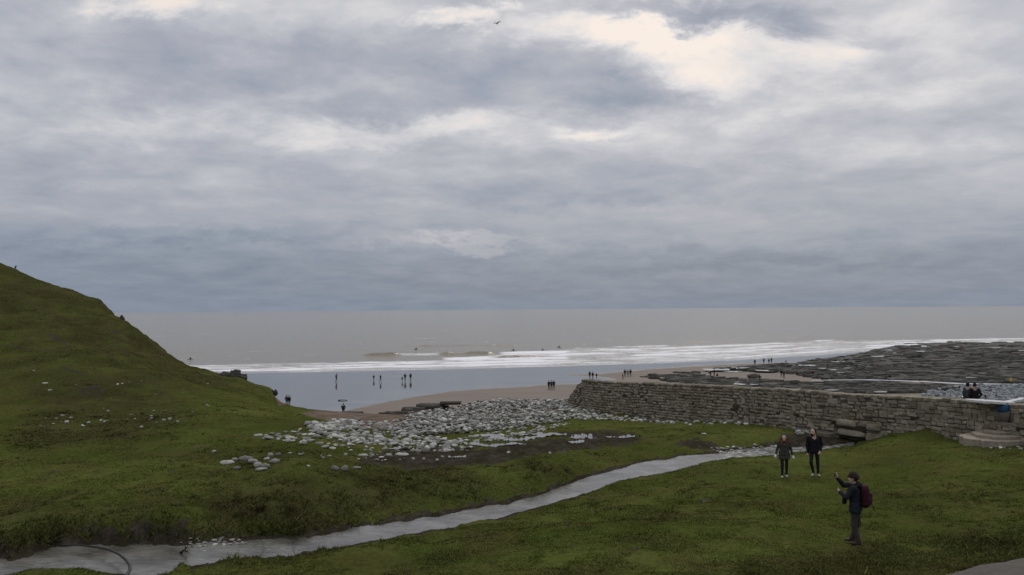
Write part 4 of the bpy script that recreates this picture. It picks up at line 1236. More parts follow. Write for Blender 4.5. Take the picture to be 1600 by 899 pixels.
struct(mesh_np('runnel', np.concatenate([b, a]), grid_faces(2, 80), M['pool'], smooth=True))
# pebble beach behind the wall at the right
q = sample_poly([(1466, 611), (1500, 606), (1535, 605), (1680, 606), (1680, 640), (1440, 622)], 1500)
p = beach_hit(q[:, 0], q[:, 1])
rb = []
for i in range(len(q)):
    v, f = COB[random.randrange(14)]; sz = random.uniform(0.35, 1.0)
    rb.append((rotz(v * np.array((sz, sz * 0.8, sz * 0.7)), random.uniform(0, 6)) + p[i] + np.array((0, 0, sz * 0.2 + random.random() * 0.3)), f))
v, f = join(rb)
M['cobble_b'] = stone_mat('blue_grey_limestone', (0.13, 0.145, 0.15), (0.30, 0.32, 0.325), 0, scale=4)
o = mesh_np('shingle', v, f, M['cobble_b'], smooth=True); o['kind'] = 'stuff'; tag(o, 'pale grey shingle on the upper beach behind the wall', 'shingle')

# ------------------------------------------------------------------ pipe and branch in the stream
def tube(pts, r0, r1, n=8, name='tube', mat=None, parent=None):
    pts = [Vector(p) for p in pts]; v, f = [], []
    for i, p in enumerate(pts):
        t = (pts[min(i + 1, len(pts) - 1)] - pts[max(i - 1, 0)]).normalized()
        a = t.orthogonal().normalized()
        if abs(t.z) < 0.9: a = t.cross(Vector((0, 0, 1))).normalized()
        b = t.cross(a); r = r0 + (r1 - r0) * i / (len(pts) - 1)
        for k in range(n):
            an = 2 * math.pi * k / n; v.append(p + (a * math.cos(an) + b * math.sin(an)) * r)
    for i in range(len(pts) - 1):
        for k in range(n): f.append((i * n + k, i * n + (k + 1) % n, (i + 1) * n + (k + 1) % n, (i + 1) * n + k))
    f.append(tuple(range(n))[::-1]); f.append(tuple((len(pts) - 1) * n + k for k in range(n)))
    return mesh_pd(name, v, f, mat, parent, smooth=True)


M['black_pipe'] = simple_mat('black_plastic', (0.012, 0.012, 0.012), 0.5)
M['bark'] = simple_mat('wet_bark', (0.035, 0.026, 0.02), 0.7, 0.4, 20)
HOSE = [(95, 853), (120, 851.5), (150, 855), (170, 859), (186, 866), (197, 875), (203, 884), (203, 891), (196, 902), (186, 915)]
hp = []
for i in range(len(HOSE) - 1):
    for t in np.linspace(0, 1, 6, endpoint=False):
        hp.append(at_z(HOSE[i][0] * (1 - t) + HOSE[i + 1][0] * t, HOSE[i][1] * (1 - t) + HOSE[i + 1][1] * t, 10.62))
hose = tube(hp, 0.02, 0.045, 8, 'hose', M['black_pipe'])
tag(hose, 'thin black hose curving across the stream pool', 'hose')
br = empty('fallen_branch', tuple(at_z(285, 864, 10.35))); tag(br, 'small dark snagged branch sticking out of the stream pool', 'branch')
b0 = at_z(281, 864, 10.33)
tube([b0 + Vector((0, 0, -0.05)), b0 + Vector((0.10, 0, 0.06)), b0 + Vector((0.2, 0.02, 0.16)), b0 + Vector((0.25, 0.02, 0.30))], 0.03, 0.012, 6, 'stem', M['bark'], br)
tube([b0 + Vector((0.02, 0, 0.0)), b0 + Vector((0.12, -0.03, 0.08)), b0 + Vector((0.24, -0.05, 0.04))], 0.035, 0.02, 6, 'twig', M['bark'], br)
tube([b0 + Vector((0.16, 0.02, 0.1)), b0 + Vector((0.12, 0.05, 0.2)), b0 + Vector((0.13, 0.06, 0.27))], 0.015, 0.006, 6, 'twig', M['bark'], br)
for k in range(3):
    c = beach_hit([531 + 5 * k], [626.5 + 0.5 * (k == 2)])[0]
    if k == 0:
        dw = tube([c + np.array((-0.3, 0, 0.06)), c + np.array((0.25, 0.2, 0.12)), c + np.array((0.8, 0.1, 0.10)), c + np.array((1.25, 0.15, 0.05))], 0.09, 0.05, 6, 'driftwood', M['bark'])
        tag(dw, 'dark length of driftwood lying on the wet sand', 'driftwood')

# ------------------------------------------------------------------ grass blades (too many to count)
def blades(n, dmin, dmax, pxa, pxb, hscale, power=1.0):
    u = (RNG.uniform(pxa, pxb, n) - 800) / F
    # distances spread so that the picture is covered evenly
    inv = RNG.uniform(1 / dmax, 1 / dmin, n)
    d = 1 / inv
    return u * d, d, hscale


n1, n2, n3 = 520000, 130000, 60000
px_ = np.concatenate([RNG.uniform(-60, 1660, n1), RNG.uniform(-60, 520, n2)])
by = np.concatenate([1 / RNG.uniform(1 / 76, 1 / 15.5, n1), RNG.uniform(52, 108, n2)])
sel = np.ones(n1 + n2, bool)
sel[n1:] = RNG.random(n2) < sstep(500, 330, px_[n1:]) * sstep(52, 74, by[n1:]) * 0.9
px_, by = px_[sel], by[sel]
bx = (px_ - 800) / F * by; bh = np.ones(len(bx)); ctuft = np.zeros(len(bx))
# tussocks: small bunches of longer blades
tp = RNG.uniform(-60, 1660, 5200); td = 1 / RNG.uniform(1 / 60, 1 / 15.5, 5200)
tk = fbm(tp / 90, td / 5, 3) + RNG.normal(0, 0.18, 5200) > 0.05
tp, td = tp[tk], td[tk]
tr = RNG.uniform(0.08, 0.24, len(tp))
nb = 26
cx = np.repeat((tp - 800) / F * td, nb); cy = np.repeat(td, nb); rr = np.repeat(tr, nb)
bx = np.concatenate([bx, cx + RNG.normal(0, 0.6, len(cx)) * rr]); by = np.concatenate([by, cy + RNG.normal(0, 0.6, len(cx)) * rr])
bh = np.concatenate([bh, np.repeat(RNG.uniform(1.3, 3.3, len(tp)), nb) * RNG.uniform(0.6, 1.1, len(cx))])


def grid_sample(A, x, y):
    fr = np.clip((np.log(y) - DLOG0) / (DLOG1 - DLOG0) * (ND - 1), 0, ND - 1).round().astype(int)
    fc = np.clip(np.interp(x / y, UCOL, np.arange(NC)), 0, NC - 1).round().astype(int)
    return A[fr, fc]


bm_ = grid_sample(mud, bx, by) + grid_sample(dirt, bx, by)
bz = hz(bx, by); bdry_shade = grid_sample(dry, bx, by)
inwater = grid_sample(np.where(inst_px[None, :] & (GY < 60), t_out, 9.0), bx, by)
islv = grid_sample(isl, bx, by)
ok = (bm_ + 1.5 * fbm(bx / 1.1, by / 2.0, 5, 0.65) + RNG.normal(0, 0.12, len(bx)) < 0.42) & (bm_ < 1.25) & ((inwater > 0.05) | (islv > 0.35)) & ~in_poly(bx, by, PATH_POLY)
wlx = np.interp(800 + F * bx / by, WPXs, dens[:, 1])
ok &= ~((800 + F * bx / by > 880) & (by > wlx - 0.1))
clump = 0.5 + 1.0 * np.clip(fbm(bx / 0.9, by / 0.9, 3) + 0.35, 0, 1) * (1 + 0.8 * np.clip(fbm(bx / 5, by / 5, 3) + 0.1, 0, 1))
lawnb = grid_sample(np.broadcast_to(lawn, GX.shape), bx, by)
hgt = (0.016 + 0.024 * RNG.random(len(bx))) * clump * (1 + 1.3 * bdry_shade * (by < 50)) * bh * (1 - 0.25 * lawnb)
edge = np.clip(1 - inwater / 0.9, 0, 1) * (inwater > 0)
hgt *= 1 + 2.2 * edge * (bx < -5)
keepn = np.where(ok)[0]
bx, by, bz, hgt = bx[keepn], by[keepn], bz[keepn], hgt[keepn]
an = RNG.uniform(0, 6.283, len(bx)); wdt = (0.006 + 0.0005 * by) * RNG.uniform(0.7, 1.4, len(bx))
lx = RNG.normal(0, 1.1, len(bx)) * hgt; ly = RNG.normal(0, 0.9, len(bx)) * hgt
v = np.zeros((len(bx), 3, 3))
v[:, 0] = np.stack([bx - np.cos(an) * wdt, by - np.sin(an) * wdt, bz - 0.02], 1)
v[:, 1] = np.stack([bx + np.cos(an) * wdt, by + np.sin(an) * wdt, bz - 0.02], 1)
v[:, 2] = np.stack([bx + lx, by + ly, bz + hgt], 1)
gr = mesh_np('grass', v.reshape(-1, 3), np.arange(len(bx) * 3).reshape(-1, 3), M['blade'], attrs={'dry': np.repeat(bdry_shade[keepn], 3)})
gr['kind'] = 'stuff'; tag(gr, 'short rough grass growing over the meadow and the hill', 'grass')

# ------------------------------------------------------------------ people
def surface_nets(f, origin, h):
    nx, ny, nz = f.shape
    ins = f < 0
    C = [(i, j, k) for i in (0, 1) for j in (0, 1) for k in (0, 1)]
    acc = np.zeros((nx - 1, ny - 1, nz - 1, 3)); cnt = np.zeros((nx - 1, ny - 1, nz - 1))
    def cut(a, c): return a[c[0]:c[0] + nx - 1, c[1]:c[1] + ny - 1, c[2]:c[2] + nz - 1]
    for a in C:
        for ax in range(3):
            if a[ax] == 1: continue
            b = list(a); b[ax] = 1
            fa, fb = cut(f, a), cut(f, b)
            m = (fa < 0) != (fb < 0)
            t = np.where(m, fa / np.where(m, fa - fb, 1), 0)
            for i in range(3): acc[..., i] += m * (a[i] + (t if i == ax else 0))
            cnt += m
    idx = np.full(cnt.shape, -1); w = np.where(cnt > 0); idx[w] = np.arange(len(w[0]))
    vert = (acc[w] / cnt[w][:, None] + np.stack(w, 1)) * h + origin
    faces = []
    for ax in range(3):
        o1, o2 = [(1, 2), (2, 0), (0, 1)][ax]
        sl = [slice(1, -1)] * 3; sl[ax] = slice(0, -1)
        sl2 = [slice(1, -1)] * 3; sl2[ax] = slice(1, None)
        A = ins[tuple(sl)]; B = ins[tuple(sl2)]
        for flip, m in ((0, A & ~B), (1, ~A & B)):
            q = np.stack(np.where(m), 1)
            if len(q) == 0: continue
            off = np.ones(3, int); off[ax] = 0; q = q + off
            def g(d1, d2):
                c = q.copy(); c[:, o1] += d1; c[:, o2] += d2; return idx[c[:, 0], c[:, 1], c[:, 2]]
            quad = np.stack([g(-1, -1), g(0, -1), g(0, 0), g(-1, 0)], 1)
            faces.append(quad[:, ::-1] if flip else quad)
    return vert, np.concatenate(faces)


def sdf_mesh(caps, vox, k=0.03, fold=0.0):
    """caps: (a, b, ra, rb, material index[, k]) -> vertices, quads, material per quad"""
    A = np.array([c[0] for c in caps], float); B = np.array([c[1] for c in caps], float)
    R = np.array([(c[2], c[3]) for c in caps])
    lo = np.minimum(A, B).min(0) - R.max() - 3 * vox; hi = np.maximum(A, B).max(0) + R.max() + 3 * vox
    n = np.ceil((hi - lo) / vox).astype(int) + 1
    g = np.stack(np.meshgrid(*[lo[i] + vox * np.arange(n[i]) for i in range(3)], indexing='ij'), -1)
    f = None; bd_ = None; bi = None
    for i, c in enumerate(caps):
        d = B[i] - A[i]
        t = np.clip(((g - A[i]) @ d) / (d @ d + 1e-9), 0, 1)
        dist = np.linalg.norm(g - A[i] - t[..., None] * d, axis=-1) - (R[i, 0] + (R[i, 1] - R[i, 0]) * t)
        kk = c[5] if len(c) > 5 else k
        if f is None: f = dist; bd_ = dist; bi = np.full(dist.shape, c[4])
        else:
            h_ = np.clip(0.5 + 0.5 * (f - dist) / kk, 0, 1)
            f = f * (1 - h_) + dist * h_ - kk * h_ * (1 - h_)
            m = dist < bd_; bd_ = np.where(m, dist, bd_); bi = np.where(m, c[4], bi)
    if fold:
        x, y, z = g[..., 0], g[..., 1], g[..., 2]
        f = f + fold * (np.sin(z * 38 + 5 * x + 3 * np.sin(x * 17)) * np.sin(x * 21 + z * 9 + y * 13))
    v, q = surface_nets(f, lo, vox)
    cen = v[q].mean(1); ii = np.clip(np.round((cen - lo) / vox).astype(int), 0, n - 1)
    return v, q, bi[ii[:, 0], ii[:, 1], ii[:, 2]]


_mc = {}
def cmat(name, rgb, rough=0.85):
    key = (name, tuple(rgb))
    if key not in _mc: _mc[key] = simple_mat(name, rgb, rough, 0.22, 9.0, 0.2)
    return _mc[key]


SKIN = (0.42, 0.26, 0.19); DARK = (0.012, 0.012, 0.014); JEAN = (0.018, 0.02, 0.028)
J0 = dict(hip=(0.09, 0, 0.92), knee=(0.10, -0.02, 0.50), ank=(0.10, 0.02, 0.09), toe=(0.12, -0.14, 0.04),
          sho=(0.185, 0, 1.42), elb=(0.245, 0.03, 1.14), wri=(0.25, -0.05, 0.90), tip=(0.25, -0.08, 0.80))


def joints(**over):
    J = {}
    for k, p in J0.items():
        J[k + 'L'] = np.array(p); J[k + 'R'] = np.array(p) * (-1, 1, 1)
    J['pel'] = np.array((0, 0, 0.95)); J['che'] = np.array((0, 0, 1.30)); J['nek'] = np.array((0, -0.01, 1.50)); J['hed'] = np.array((0, -0.02, 1.63))
    for k, p in over.items(): J[k] = np.array(p, float)
    return J


def body_caps(J, bulk=1.0, hands=False, hair='short', look=0.0, legw=1.0):
    """materials: 0 top, 1 trousers, 2 skin, 3 hair, 4 shoes"""
    c = []
    pel, che, nek, hed = J['pel'], J['che'], J['nek'], J['hed']
    ex = np.array((1, 0, 0))
    for s, sg in (('L', 1), ('R', -1)):
        c.append((J['hip' + s], J['knee' + s], 0.088 * legw, 0.060 * legw, 1)); c.append((J['knee' + s], J['ank' + s], 0.060 * legw, 0.042 * legw * legw, 1))
        c.append((J['ank' + s] - np.array((0, -0.03, 0.03)), J['toe' + s], 0.047, 0.034, 4))
    c.append((pel - ex * 0.065, pel + ex * 0.065, 0.112, 0.112, 1))
    wa = (pel * 0.55 + che * 0.45)
    c.append((pel - ex * 0.065 + (0, 0, 0.02), wa - ex * 0.06, 0.118 * bulk, 0.108 * bulk, 0)); c.append((pel + ex * 0.065 + (0, 0, 0.02), wa + ex * 0.06, 0.118 * bulk, 0.108 * bulk, 0))
    c.append((wa - ex * 0.06, che - ex * 0.09, 0.108 * bulk, 0.112 * bulk, 0)); c.append((wa + ex * 0.06, che + ex * 0.09, 0.108 * bulk, 0.112 * bulk, 0))
    for s, sg in (('L', 1), ('R', -1)):
        c.append((che + ex * 0.08 * sg, J['sho' + s], 0.10 * bulk, 0.070 * bulk, 0))
        c.append((J['sho' + s], J['elb' + s], 0.064 * bulk, 0.050 * bulk, 0)); c.append((J['elb' + s], J['wri' + s], 0.050 * bulk, 0.038 * bulk, 0))
        w, t = J['wri' + s], J['tip' + s]; ax = (t - w) / np.linalg.norm(t - w)
        if hands:
            pal = w + ax * 0.085
            c.append((w, pal, 0.028, 0.034, 2, 0.012))
            sd = np.cross(ax, (0.0, 1.0, 0.2)); sd /= np.linalg.norm(sd)
            bend = np.cross(sd, ax) * (0.5 if sg > 0 else 0.5)
            for q, ln in ((-1.5, 0.062), (-0.5, 0.075), (0.5, 0.08), (1.5, 0.07)):
                b0 = pal + sd * q * 0.0165; b1 = b0 + ax * ln * 0.55 + bend * 0.01; b2 = b1 + ax * ln * 0.4 + bend * 0.045
                c.append((b0, b1, 0.0100, 0.0092, 2, 0.004)); c.append((b1, b2, 0.0092, 0.0082, 2, 0.004))
            th0 = w + ax * 0.03 + sd * 0.025; th1 = th0 + ax * 0.035 + sd * 0.028; c.append((th0, th1, 0.0125, 0.0105, 2, 0.006)); c.append((th1, th1 + ax * 0.03 + bend * 0.02, 0.0105, 0.009, 2, 0.005))
        else:
            c.append((w, t, 0.034, 0.026, 2))
    c.append((che + (0, 0, 0.10), nek, 0.07, 0.052, 0 if hair == 'hood' else 2))
    fd = np.array((math.sin(look), -math.cos(look), 0)); sdv = np.array((math.cos(look), math.sin(look), 0))
    c.append((nek, hed - (0, 0, 0.02), 0.052, 0.07, 2))
    c.append((hed - (0, 0, 0.045) + fd * 0.025, hed + (0, 0, 0.045), 0.066, 0.090, 2))
    if hands:
        c.append((hed + fd * 0.088 + (0, 0, 0.0), hed + fd * 0.108 - (0, 0, 0.03), 0.010, 0.016, 2, 0.01))     # nose
        for sg in (-1, 1): c.append((hed + sdv * 0.088 * sg + (0, 0, 0.01), hed + sdv * 0.092 * sg - (0, 0, 0.03), 0.016, 0.010, 2, 0.01))   # ears
        c.append((hed + fd * 0.07 - (0, 0, 0.10), hed + fd * 0.06 - (0, 0, 0.085), 0.03, 0.035, 2, 0.02))      # chin
    if hair == 'short':
        c.append((hed + (0, 0, 0.055) - fd * 0.02, hed + (0, 0, 0.02) - fd * 0.035, 0.092, 0.090, 3, 0.012))
    elif hair == 'long':
        c.append((hed + (0, 0, 0.055) - fd * 0.02, hed - fd * 0.035, 0.094, 0.095, 3, 0.012)); c.append((hed - fd * 0.05, hed - fd * 0.06 - (0, 0, 0.2), 0.085, 0.07, 3, 0.02))
    elif hair == 'hat':
        c.append((hed + (0, 0, 0.06) - fd * 0.01, hed + (0, 0, 0.11) - fd * 0.01, 0.102, 0.07, 3, 0.012))
    return c


def figure(name, J, mats, label, loc, rz, height=1.75, vox=0.028, group=None, parts=(), **kw):
    caps = body_caps(J, **kw)
    v, q, mi = sdf_mesh(caps, vox, 0.035, 0.004 if vox < 0.015 else 0.0)
    sc = height / 1.75
    if parts or vox < 0.015:
        root = empty(name, loc, rz); body = mesh_np('body', v * sc, q, mats, root, True, mi)
        tag(root, label, 'person', group); return root, sc
    o = mesh_np(name, v * sc, q, mats, None, True, mi)
    o.location = loc; o.rotation_euler = (0, 0, rz); tag(o, label, 'person', group)
    return o, sc


def mats5(top, leg, hairc=DARK, shoe=DARK, skin=SKIN, tn='cloth'):
    return [cmat(tn + '_top', top), cmat('trousers', leg), cmat('skin', skin, 0.6), cmat('hair', hairc), cmat('shoes', shoe, 0.6)]


def on_ground(px, py, d):
    u, v = ray(px, py); x = float(u) * d
    return (x, d, float(hz(x, d)) - 0.01)


# --- woman in the hooded parka
wl = hit([1226], [746.5])[0]
Jw = joints(kneeL=(0.085, -0.05, 0.50), ankL=(0.075, 0.06, 0.10), toeL=(0.09, -0.09, 0.045), kneeR=(-0.09, -0.10, 0.50), ankR=(-0.095, -0.13, 0.08), toeR=(-0.11, -0.28, 0.05),
            elbL=(0.27, 0.02, 1.14), wriL=(0.33, -0.04, 0.90), tipL=(0.36, -0.07, 0.81), elbR=(-0.28, 0.0, 1.14), wriR=(-0.345, -0.08, 0.92), tipR=(-0.36, -0.12, 0.83))
mw = mats5((0.045, 0.046, 0.038), (0.012, 0.013, 0.02), (0.16, 0.04, 0.02), (0.38, 0.38, 0.38), (0.5, 0.36, 0.30))
wo, sc = figure('person', Jw, mw, 'woman in an olive hooded parka and dark leggings walking on the grass', tuple(wl), math.radians(-16), 1.66, 0.0105, hands=True, hair='long', bulk=1.06)
hd = Jw['hed']
olive = cmat('olive_parka', (0.045, 0.046, 0.038))
v, q, _ = sdf_mesh([((0, 0.035, 1.71), (0, 0.05, 1.60), 0.115, 0.125, 0), ((0, 0.05, 1.60), (0, 0.03, 1.47), 0.12, 0.13, 0),
                    ((-0.10, 0.0, 1.66), (-0.10, -0.03, 1.5), 0.03, 0.04, 0), ((0.10, 0.0, 1.66), (0.10, -0.03, 1.5), 0.03, 0.04, 0), ((-0.06, -0.02, 1.745), (0.06, -0.02, 1.745), 0.032, 0.032, 0)], 0.011, 0.03, 0.004)
mesh_np('hood', v * sc, q, olive, wo, True)
v, q, _ = sdf_mesh([((-0.085, 0, 1.05), (-0.10, 0, 0.80), 0.125, 0.125, 0), ((0.085, 0, 1.05), (0.10, 0, 0.80), 0.125, 0.125, 0), ((-0.08, -0.02, 0.80), (0.08, -0.02, 0.80), 0.12, 0.12, 0)], 0.012, 0.03, 0.005)
v[:, 2] = np.maximum(v[:, 2], 0.765 + 0.01 * np.sin(v[:, 0] * 40))
mesh_np('parka_skirt', v * sc, q, olive, wo, True)
v, q, _ = sdf_mesh([((-0.07, -0.075, 1.60), (-0.09, -0.12, 1.40), 0.03, 0.022, 0), ((0.07, -0.075, 1.60), (0.085, -0.115, 1.43), 0.028, 0.02, 0)], 0.009, 0.02, 0.003)
mesh_np('hair', v * sc, q, cmat('auburn_hair', (0.22, 0.06, 0.025)), wo, True)
white = cmat('white_cuff', (0.62, 0.62, 0.64))
for s_ in ('L', 'R'):
    w, t = Jw['wri' + s_], Jw['tip' + s_]
    v, q, _ = sdf_mesh([(w - (t - w) * 0.1, w + (t - w) * 0.75, 0.044, 0.05, 0)], 0.012, 0.02)
    mesh_np('cuff', v * sc, q, white, wo, True)

# --- man in the black jumper, looking towards the woman
ml = hit([1273], [744.5])[0]
Jm = joints(kneeL=(0.11, -0.02, 0.50), ankL=(0.13, 0.02, 0.08), toeL=(0.145, -0.15, 0.04), hipR=(-0.09, 0, 0.92), kneeR=(-0.15, -0.17, 0.53), ankR=(-0.04, -0.02, 0.12), toeR=(-0.13, -0.15, 0.05),
            shoL=(0.20, 0, 1.43), shoR=(-0.20, 0, 1.43), elbL=(0.27, 0.06, 1.14), wriL=(0.19, -0.10, 0.95), tipL=(0.14, -0.18, 0.89), elbR=(-0.25, 0.03, 1.13), wriR=(-0.24, -0.03, 0.89), tipR=(-0.26, -0.05, 0.80), hed=(-0.03, -0.025, 1.635))
mm = mats5((0.010, 0.010, 0.014), (0.012, 0.013, 0.018), (0.012, 0.009, 0.008), (0.34, 0.34, 0.33), (0.48, 0.33, 0.26))
ma, sc = figure('person', Jm, mm, 'bearded man in a black jumper and dark jeans walking beside the woman', tuple(ml), math.radians(-10), 1.86, 0.0105, hands=True, hair='short', look=-1.05, bulk=1.04)
fd = np.array((math.sin(-1.05), -math.cos(-1.05), 0)); h0 = Jm['hed']
v, q, _ = sdf_mesh([(h0 + fd * 0.062 - (0, 0, 0.085), h0 + fd * 0.04 - (0, 0, 0.115), 0.045, 0.04, 0), (h0 + fd * 0.01 - (0, 0, 0.07), h0 + fd * 0.055 - (0, 0, 0.09), 0.073, 0.048, 0)], 0.009, 0.02)
mesh_np('beard', v * sc, q, cmat('dark_beard', (0.02, 0.013, 0.01)), ma, True)
v, q, _ = sdf_mesh([((-0.10, 0, 0.88), (0.10, 0, 0.88), 0.125, 0.125, 0), ((-0.09, 0, 1.05), (0.09, 0, 1.05), 0.118, 0.118, 0)], 0.012, 0.03, 0.004)
v[:, 2] = np.maximum(v[:, 2], 0.86)
mesh_np('jumper_hem', v * sc, q, mm[0], ma, True)

# --- photographer with the burgundy rucksack, seen from behind
pl = hit([1338], [851.0])[0]
Jp = joints(kneeL=(0.10, -0.03, 0.50), ankL=(0.09, 0.06, 0.08), toeL=(0.11, -0.10, 0.04), kneeR=(-0.12, 0.02, 0.50), ankR=(-0.14, -0.12, 0.08), toeR=(-0.16, -0.28, 0.04),
            shoL=(0.20, -0.01, 1.41), shoR=(-0.20, -0.04, 1.43), elbR=(-0.17, -0.30, 1.40), wriR=(-0.06, -0.42, 1.58), tipR=(-0.03, -0.45, 1.68),
            elbL=(0.25, -0.17, 1.20), wriL=(0.13, -0.34, 1.27), tipL=(0.06, -0.39, 1.32), hed=(0, -0.05, 1.62), nek=(0, -0.03, 1.49))
mp = mats5((0.016, 0.019, 0.027), (0.05, 0.043, 0.036), (0.022, 0.016, 0.013), (0.06, 0.045, 0.035), (0.40, 0.26, 0.2))
RZP = math.radians(-120)
ph, sc = figure('person', Jp, mp, 'man in a navy jacket and brown trousers holding up a phone, back turned', tuple(pl), RZP, 1.76, 0.0105, hands=True, hair='short', look=0.15, bulk=1.2, legw=1.2)
v, q, _ = sdf_mesh([((-0.09, 0, 1.0), (-0.10, 0, 0.86), 0.135, 0.14, 0), ((0.09, 0, 1.0), (0.10, 0, 0.86), 0.135, 0.14, 0), ((-0.08, 0.0, 0.86), (0.08, 0.0, 0.86), 0.135, 0.135, 0)], 0.012, 0.03, 0.006)
v[:, 2] = np.maximum(v[:, 2], 0.80 + 0.01 * np.sin(v[:, 0] * 30))
mesh_np('jacket_hem', v * sc, q, mp[0], ph, True)
v, q, _ = sdf_mesh([((-0.10, 0.05, 1.47), (0.10, 0.05, 1.47), 0.055, 0.055, 0), ((0, 0.07, 1.50), (0, 0.09, 1.42), 0.07, 0.06, 0)], 0.011, 0.03, 0.004)
mesh_np('collar', v * sc, q, cmat('charcoal_collar', (0.02, 0.018, 0.022)), ph, True)
v, q, _ = sdf_mesh([((0, -0.045, 1.70), (0, -0.01, 1.66), 0.108, 0.112, 0), ((0, -0.13, 1.685), (0, -0.17, 1.672), 0.03, 0.02, 0)], 0.010, 0.02)
v[:, 2] = np.maximum(v[:, 2], 1.645)
mesh_np('cap', v * sc, q, cmat('dark_brown_cap', (0.03, 0.022, 0.018)), ph, True)


def local_thing(name, caps, mats, label, cat, loc, rz, scale, vox=0.011, fold=0.003):
    v, q, mi = sdf_mesh(caps, vox, 0.03, fold)
    root = empty(name, loc, rz); mesh_np('shell', v * scale, q, mats, root, True, mi); tag(root, label, cat); return root


burg = cmat('burgundy_nylon', (0.034, 0.006, 0.013)); blk = cmat('black_nylon', (0.012, 0.010, 0.013))
rs = local_thing('rucksack', [((-0.08, 0.22, 1.38), (-0.09, 0.26, 1.06), 0.085, 0.10, 0), ((0.08, 0.22, 1.38), (0.09, 0.26, 1.06), 0.085, 0.10, 0), ((-0.05, 0.22, 1.42), (0.05, 0.22, 1.42), 0.075, 0.075, 0),
                               ((-0.07, 0.22, 1.02), (0.07, 0.22, 1.02), 0.09, 0.09, 1), ((-0.06, 0.34, 1.24), (0.06, 0.34, 1.10), 0.05, 0.055, 0)], [burg, blk],
                 'burgundy rucksack on the back of the man holding up a phone', 'rucksack', tuple(pl), RZP, sc)
for sg in (-1, 1):
    st = tube([Vector(p) * sc for p in ((0.11 * sg, 0.17, 1.44), (0.13 * sg, 0.05, 1.525), (0.135 * sg, -0.09, 1.47), (0.14 * sg, -0.15, 1.3), (0.15 * sg, -0.09, 1.12), (0.12 * sg, 0.12, 1.02))], 0.02, 0.016, 6, 'strap', blk)
    st.parent = rs
st = tube([Vector(p) * sc for p in ((0.05, 0.34, 1.08), (0.06, 0.41, 0.98), (0.06, 0.45, 0.86))], 0.008, 0.006, 5, 'loose_strap', blk); st.parent = rs
pc = bpy.data.meshes.new('phone')
phone = empty('phone', tuple(pl), RZP); tag(phone, 'dark phone held up by the man with the rucksack', 'phone')
v, f = unit_block(77); v = v * np.array((0.155, 0.012, 0.076)) + np.array((0.0, -0.475, 1.685))
mesh_np('phone_body', v * sc, f, cmat('phone_black', (0.01, 0.01, 0.012), 0.3), phone)
v, f = unit_block(78); mesh_np('screen', (v * np.array((0.14, 0.003, 0.066)) + np.array((0, -0.466, 1.685))) * sc, f, cmat('phone_screen', (0.03, 0.035, 0.04), 0.15), phone)
cb = local_thing('camera_bag', [((0.12, -0.24, 1.14), (0.12, -0.25, 1.04), 0.05, 0.055, 0), ((0.05, -0.24, 1.14), (0.05, -0.25, 1.04), 0.05, 0.055, 0)], [blk], 'small black bag hanging at the chest of the man with the rucksack', 'bag', tuple(pl), RZP, sc)
st = tube([Vector(p) * sc for p in ((0.10, -0.22, 1.17), (0.12, -0.17, 1.35), (0.10, -0.03, 1.52))], 0.009, 0.009, 5, 'strap', blk); st.parent = cb

# --- people on the beach and the rocks
def stand(**k): return joints(**k)
def stride(a=0.22): return joints(kneeL=(0.09, -0.12 - a * 0.3, 0.52), ankL=(0.09, -a, 0.08), toeL=(0.1, -a - 0.15, 0.05), kneeR=(-0.09, 0.02, 0.5), ankR=(-0.09, a, 0.12), toeR=(-0.1, a - 0.12, 0.03), elbL=(0.26, 0.14, 1.16), wriL=(0.25, 0.1, 0.93), tipL=(0.25, 0.06, 0.85), elbR=(-0.26, -0.1, 1.15), wriR=(-0.23, -0.26, 1.0), tipR=(-0.22, -0.32, 0.95))
def wide(a=0.3): return joints(kneeL=(0.2, -0.05, 0.52), ankL=(a, 0.0, 0.08), toeL=(a + .03, -0.14, 0.04), kneeR=(-0.2, -0.02, 0.55), ankR=(-a - 0.1, 0.1, 0.16), toeR=(-a - .12, -0.02, 0.08), elbL=(0.4, 0, 1.25), wriL=(0.48, -0.05, 1.05), tipL=(0.5, -0.07, 0.97))
ARM_UP = dict(elbL=(0.20, -0.02, 1.72), wriL=(0.13, -0.03, 1.98), tipL=(0.12, -0.03, 2.12))
POCK = dict(elbL=(0.30, 0.05, 1.15), wriL=(0.21, -0.08, 0.98), tipL=(0.17, -0.12, 0.93), elbR=(-0.30, 0.05, 1.15), wriR=(-0.21, -0.08, 0.98), tipR=(-0.17, -0.12, 0.93))
ELB = dict(elbL=(0.36, -0.08, 1.28), wriL=(0.14, -0.2, 1.3), tipL=(0.08, -0.2, 1.34))
def bend(): return joints(che=(0, -0.32, 1.14), nek=(0, -0.46, 1.26), hed=(0, -0.56, 1.30), shoL=(0.18, -0.40, 1.2), shoR=(-0.18, -0.40, 1.2), elbL=(0.2, -0.5, 0.95), elbR=(-0.2, -0.5, 0.95), wriL=(0.15, -0.55, 0.72), wriR=(-0.15, -0.55, 0.72), tipL=(0.13, -0.56, 0.63), tipR=(-0.13, -0.56, 0.63))
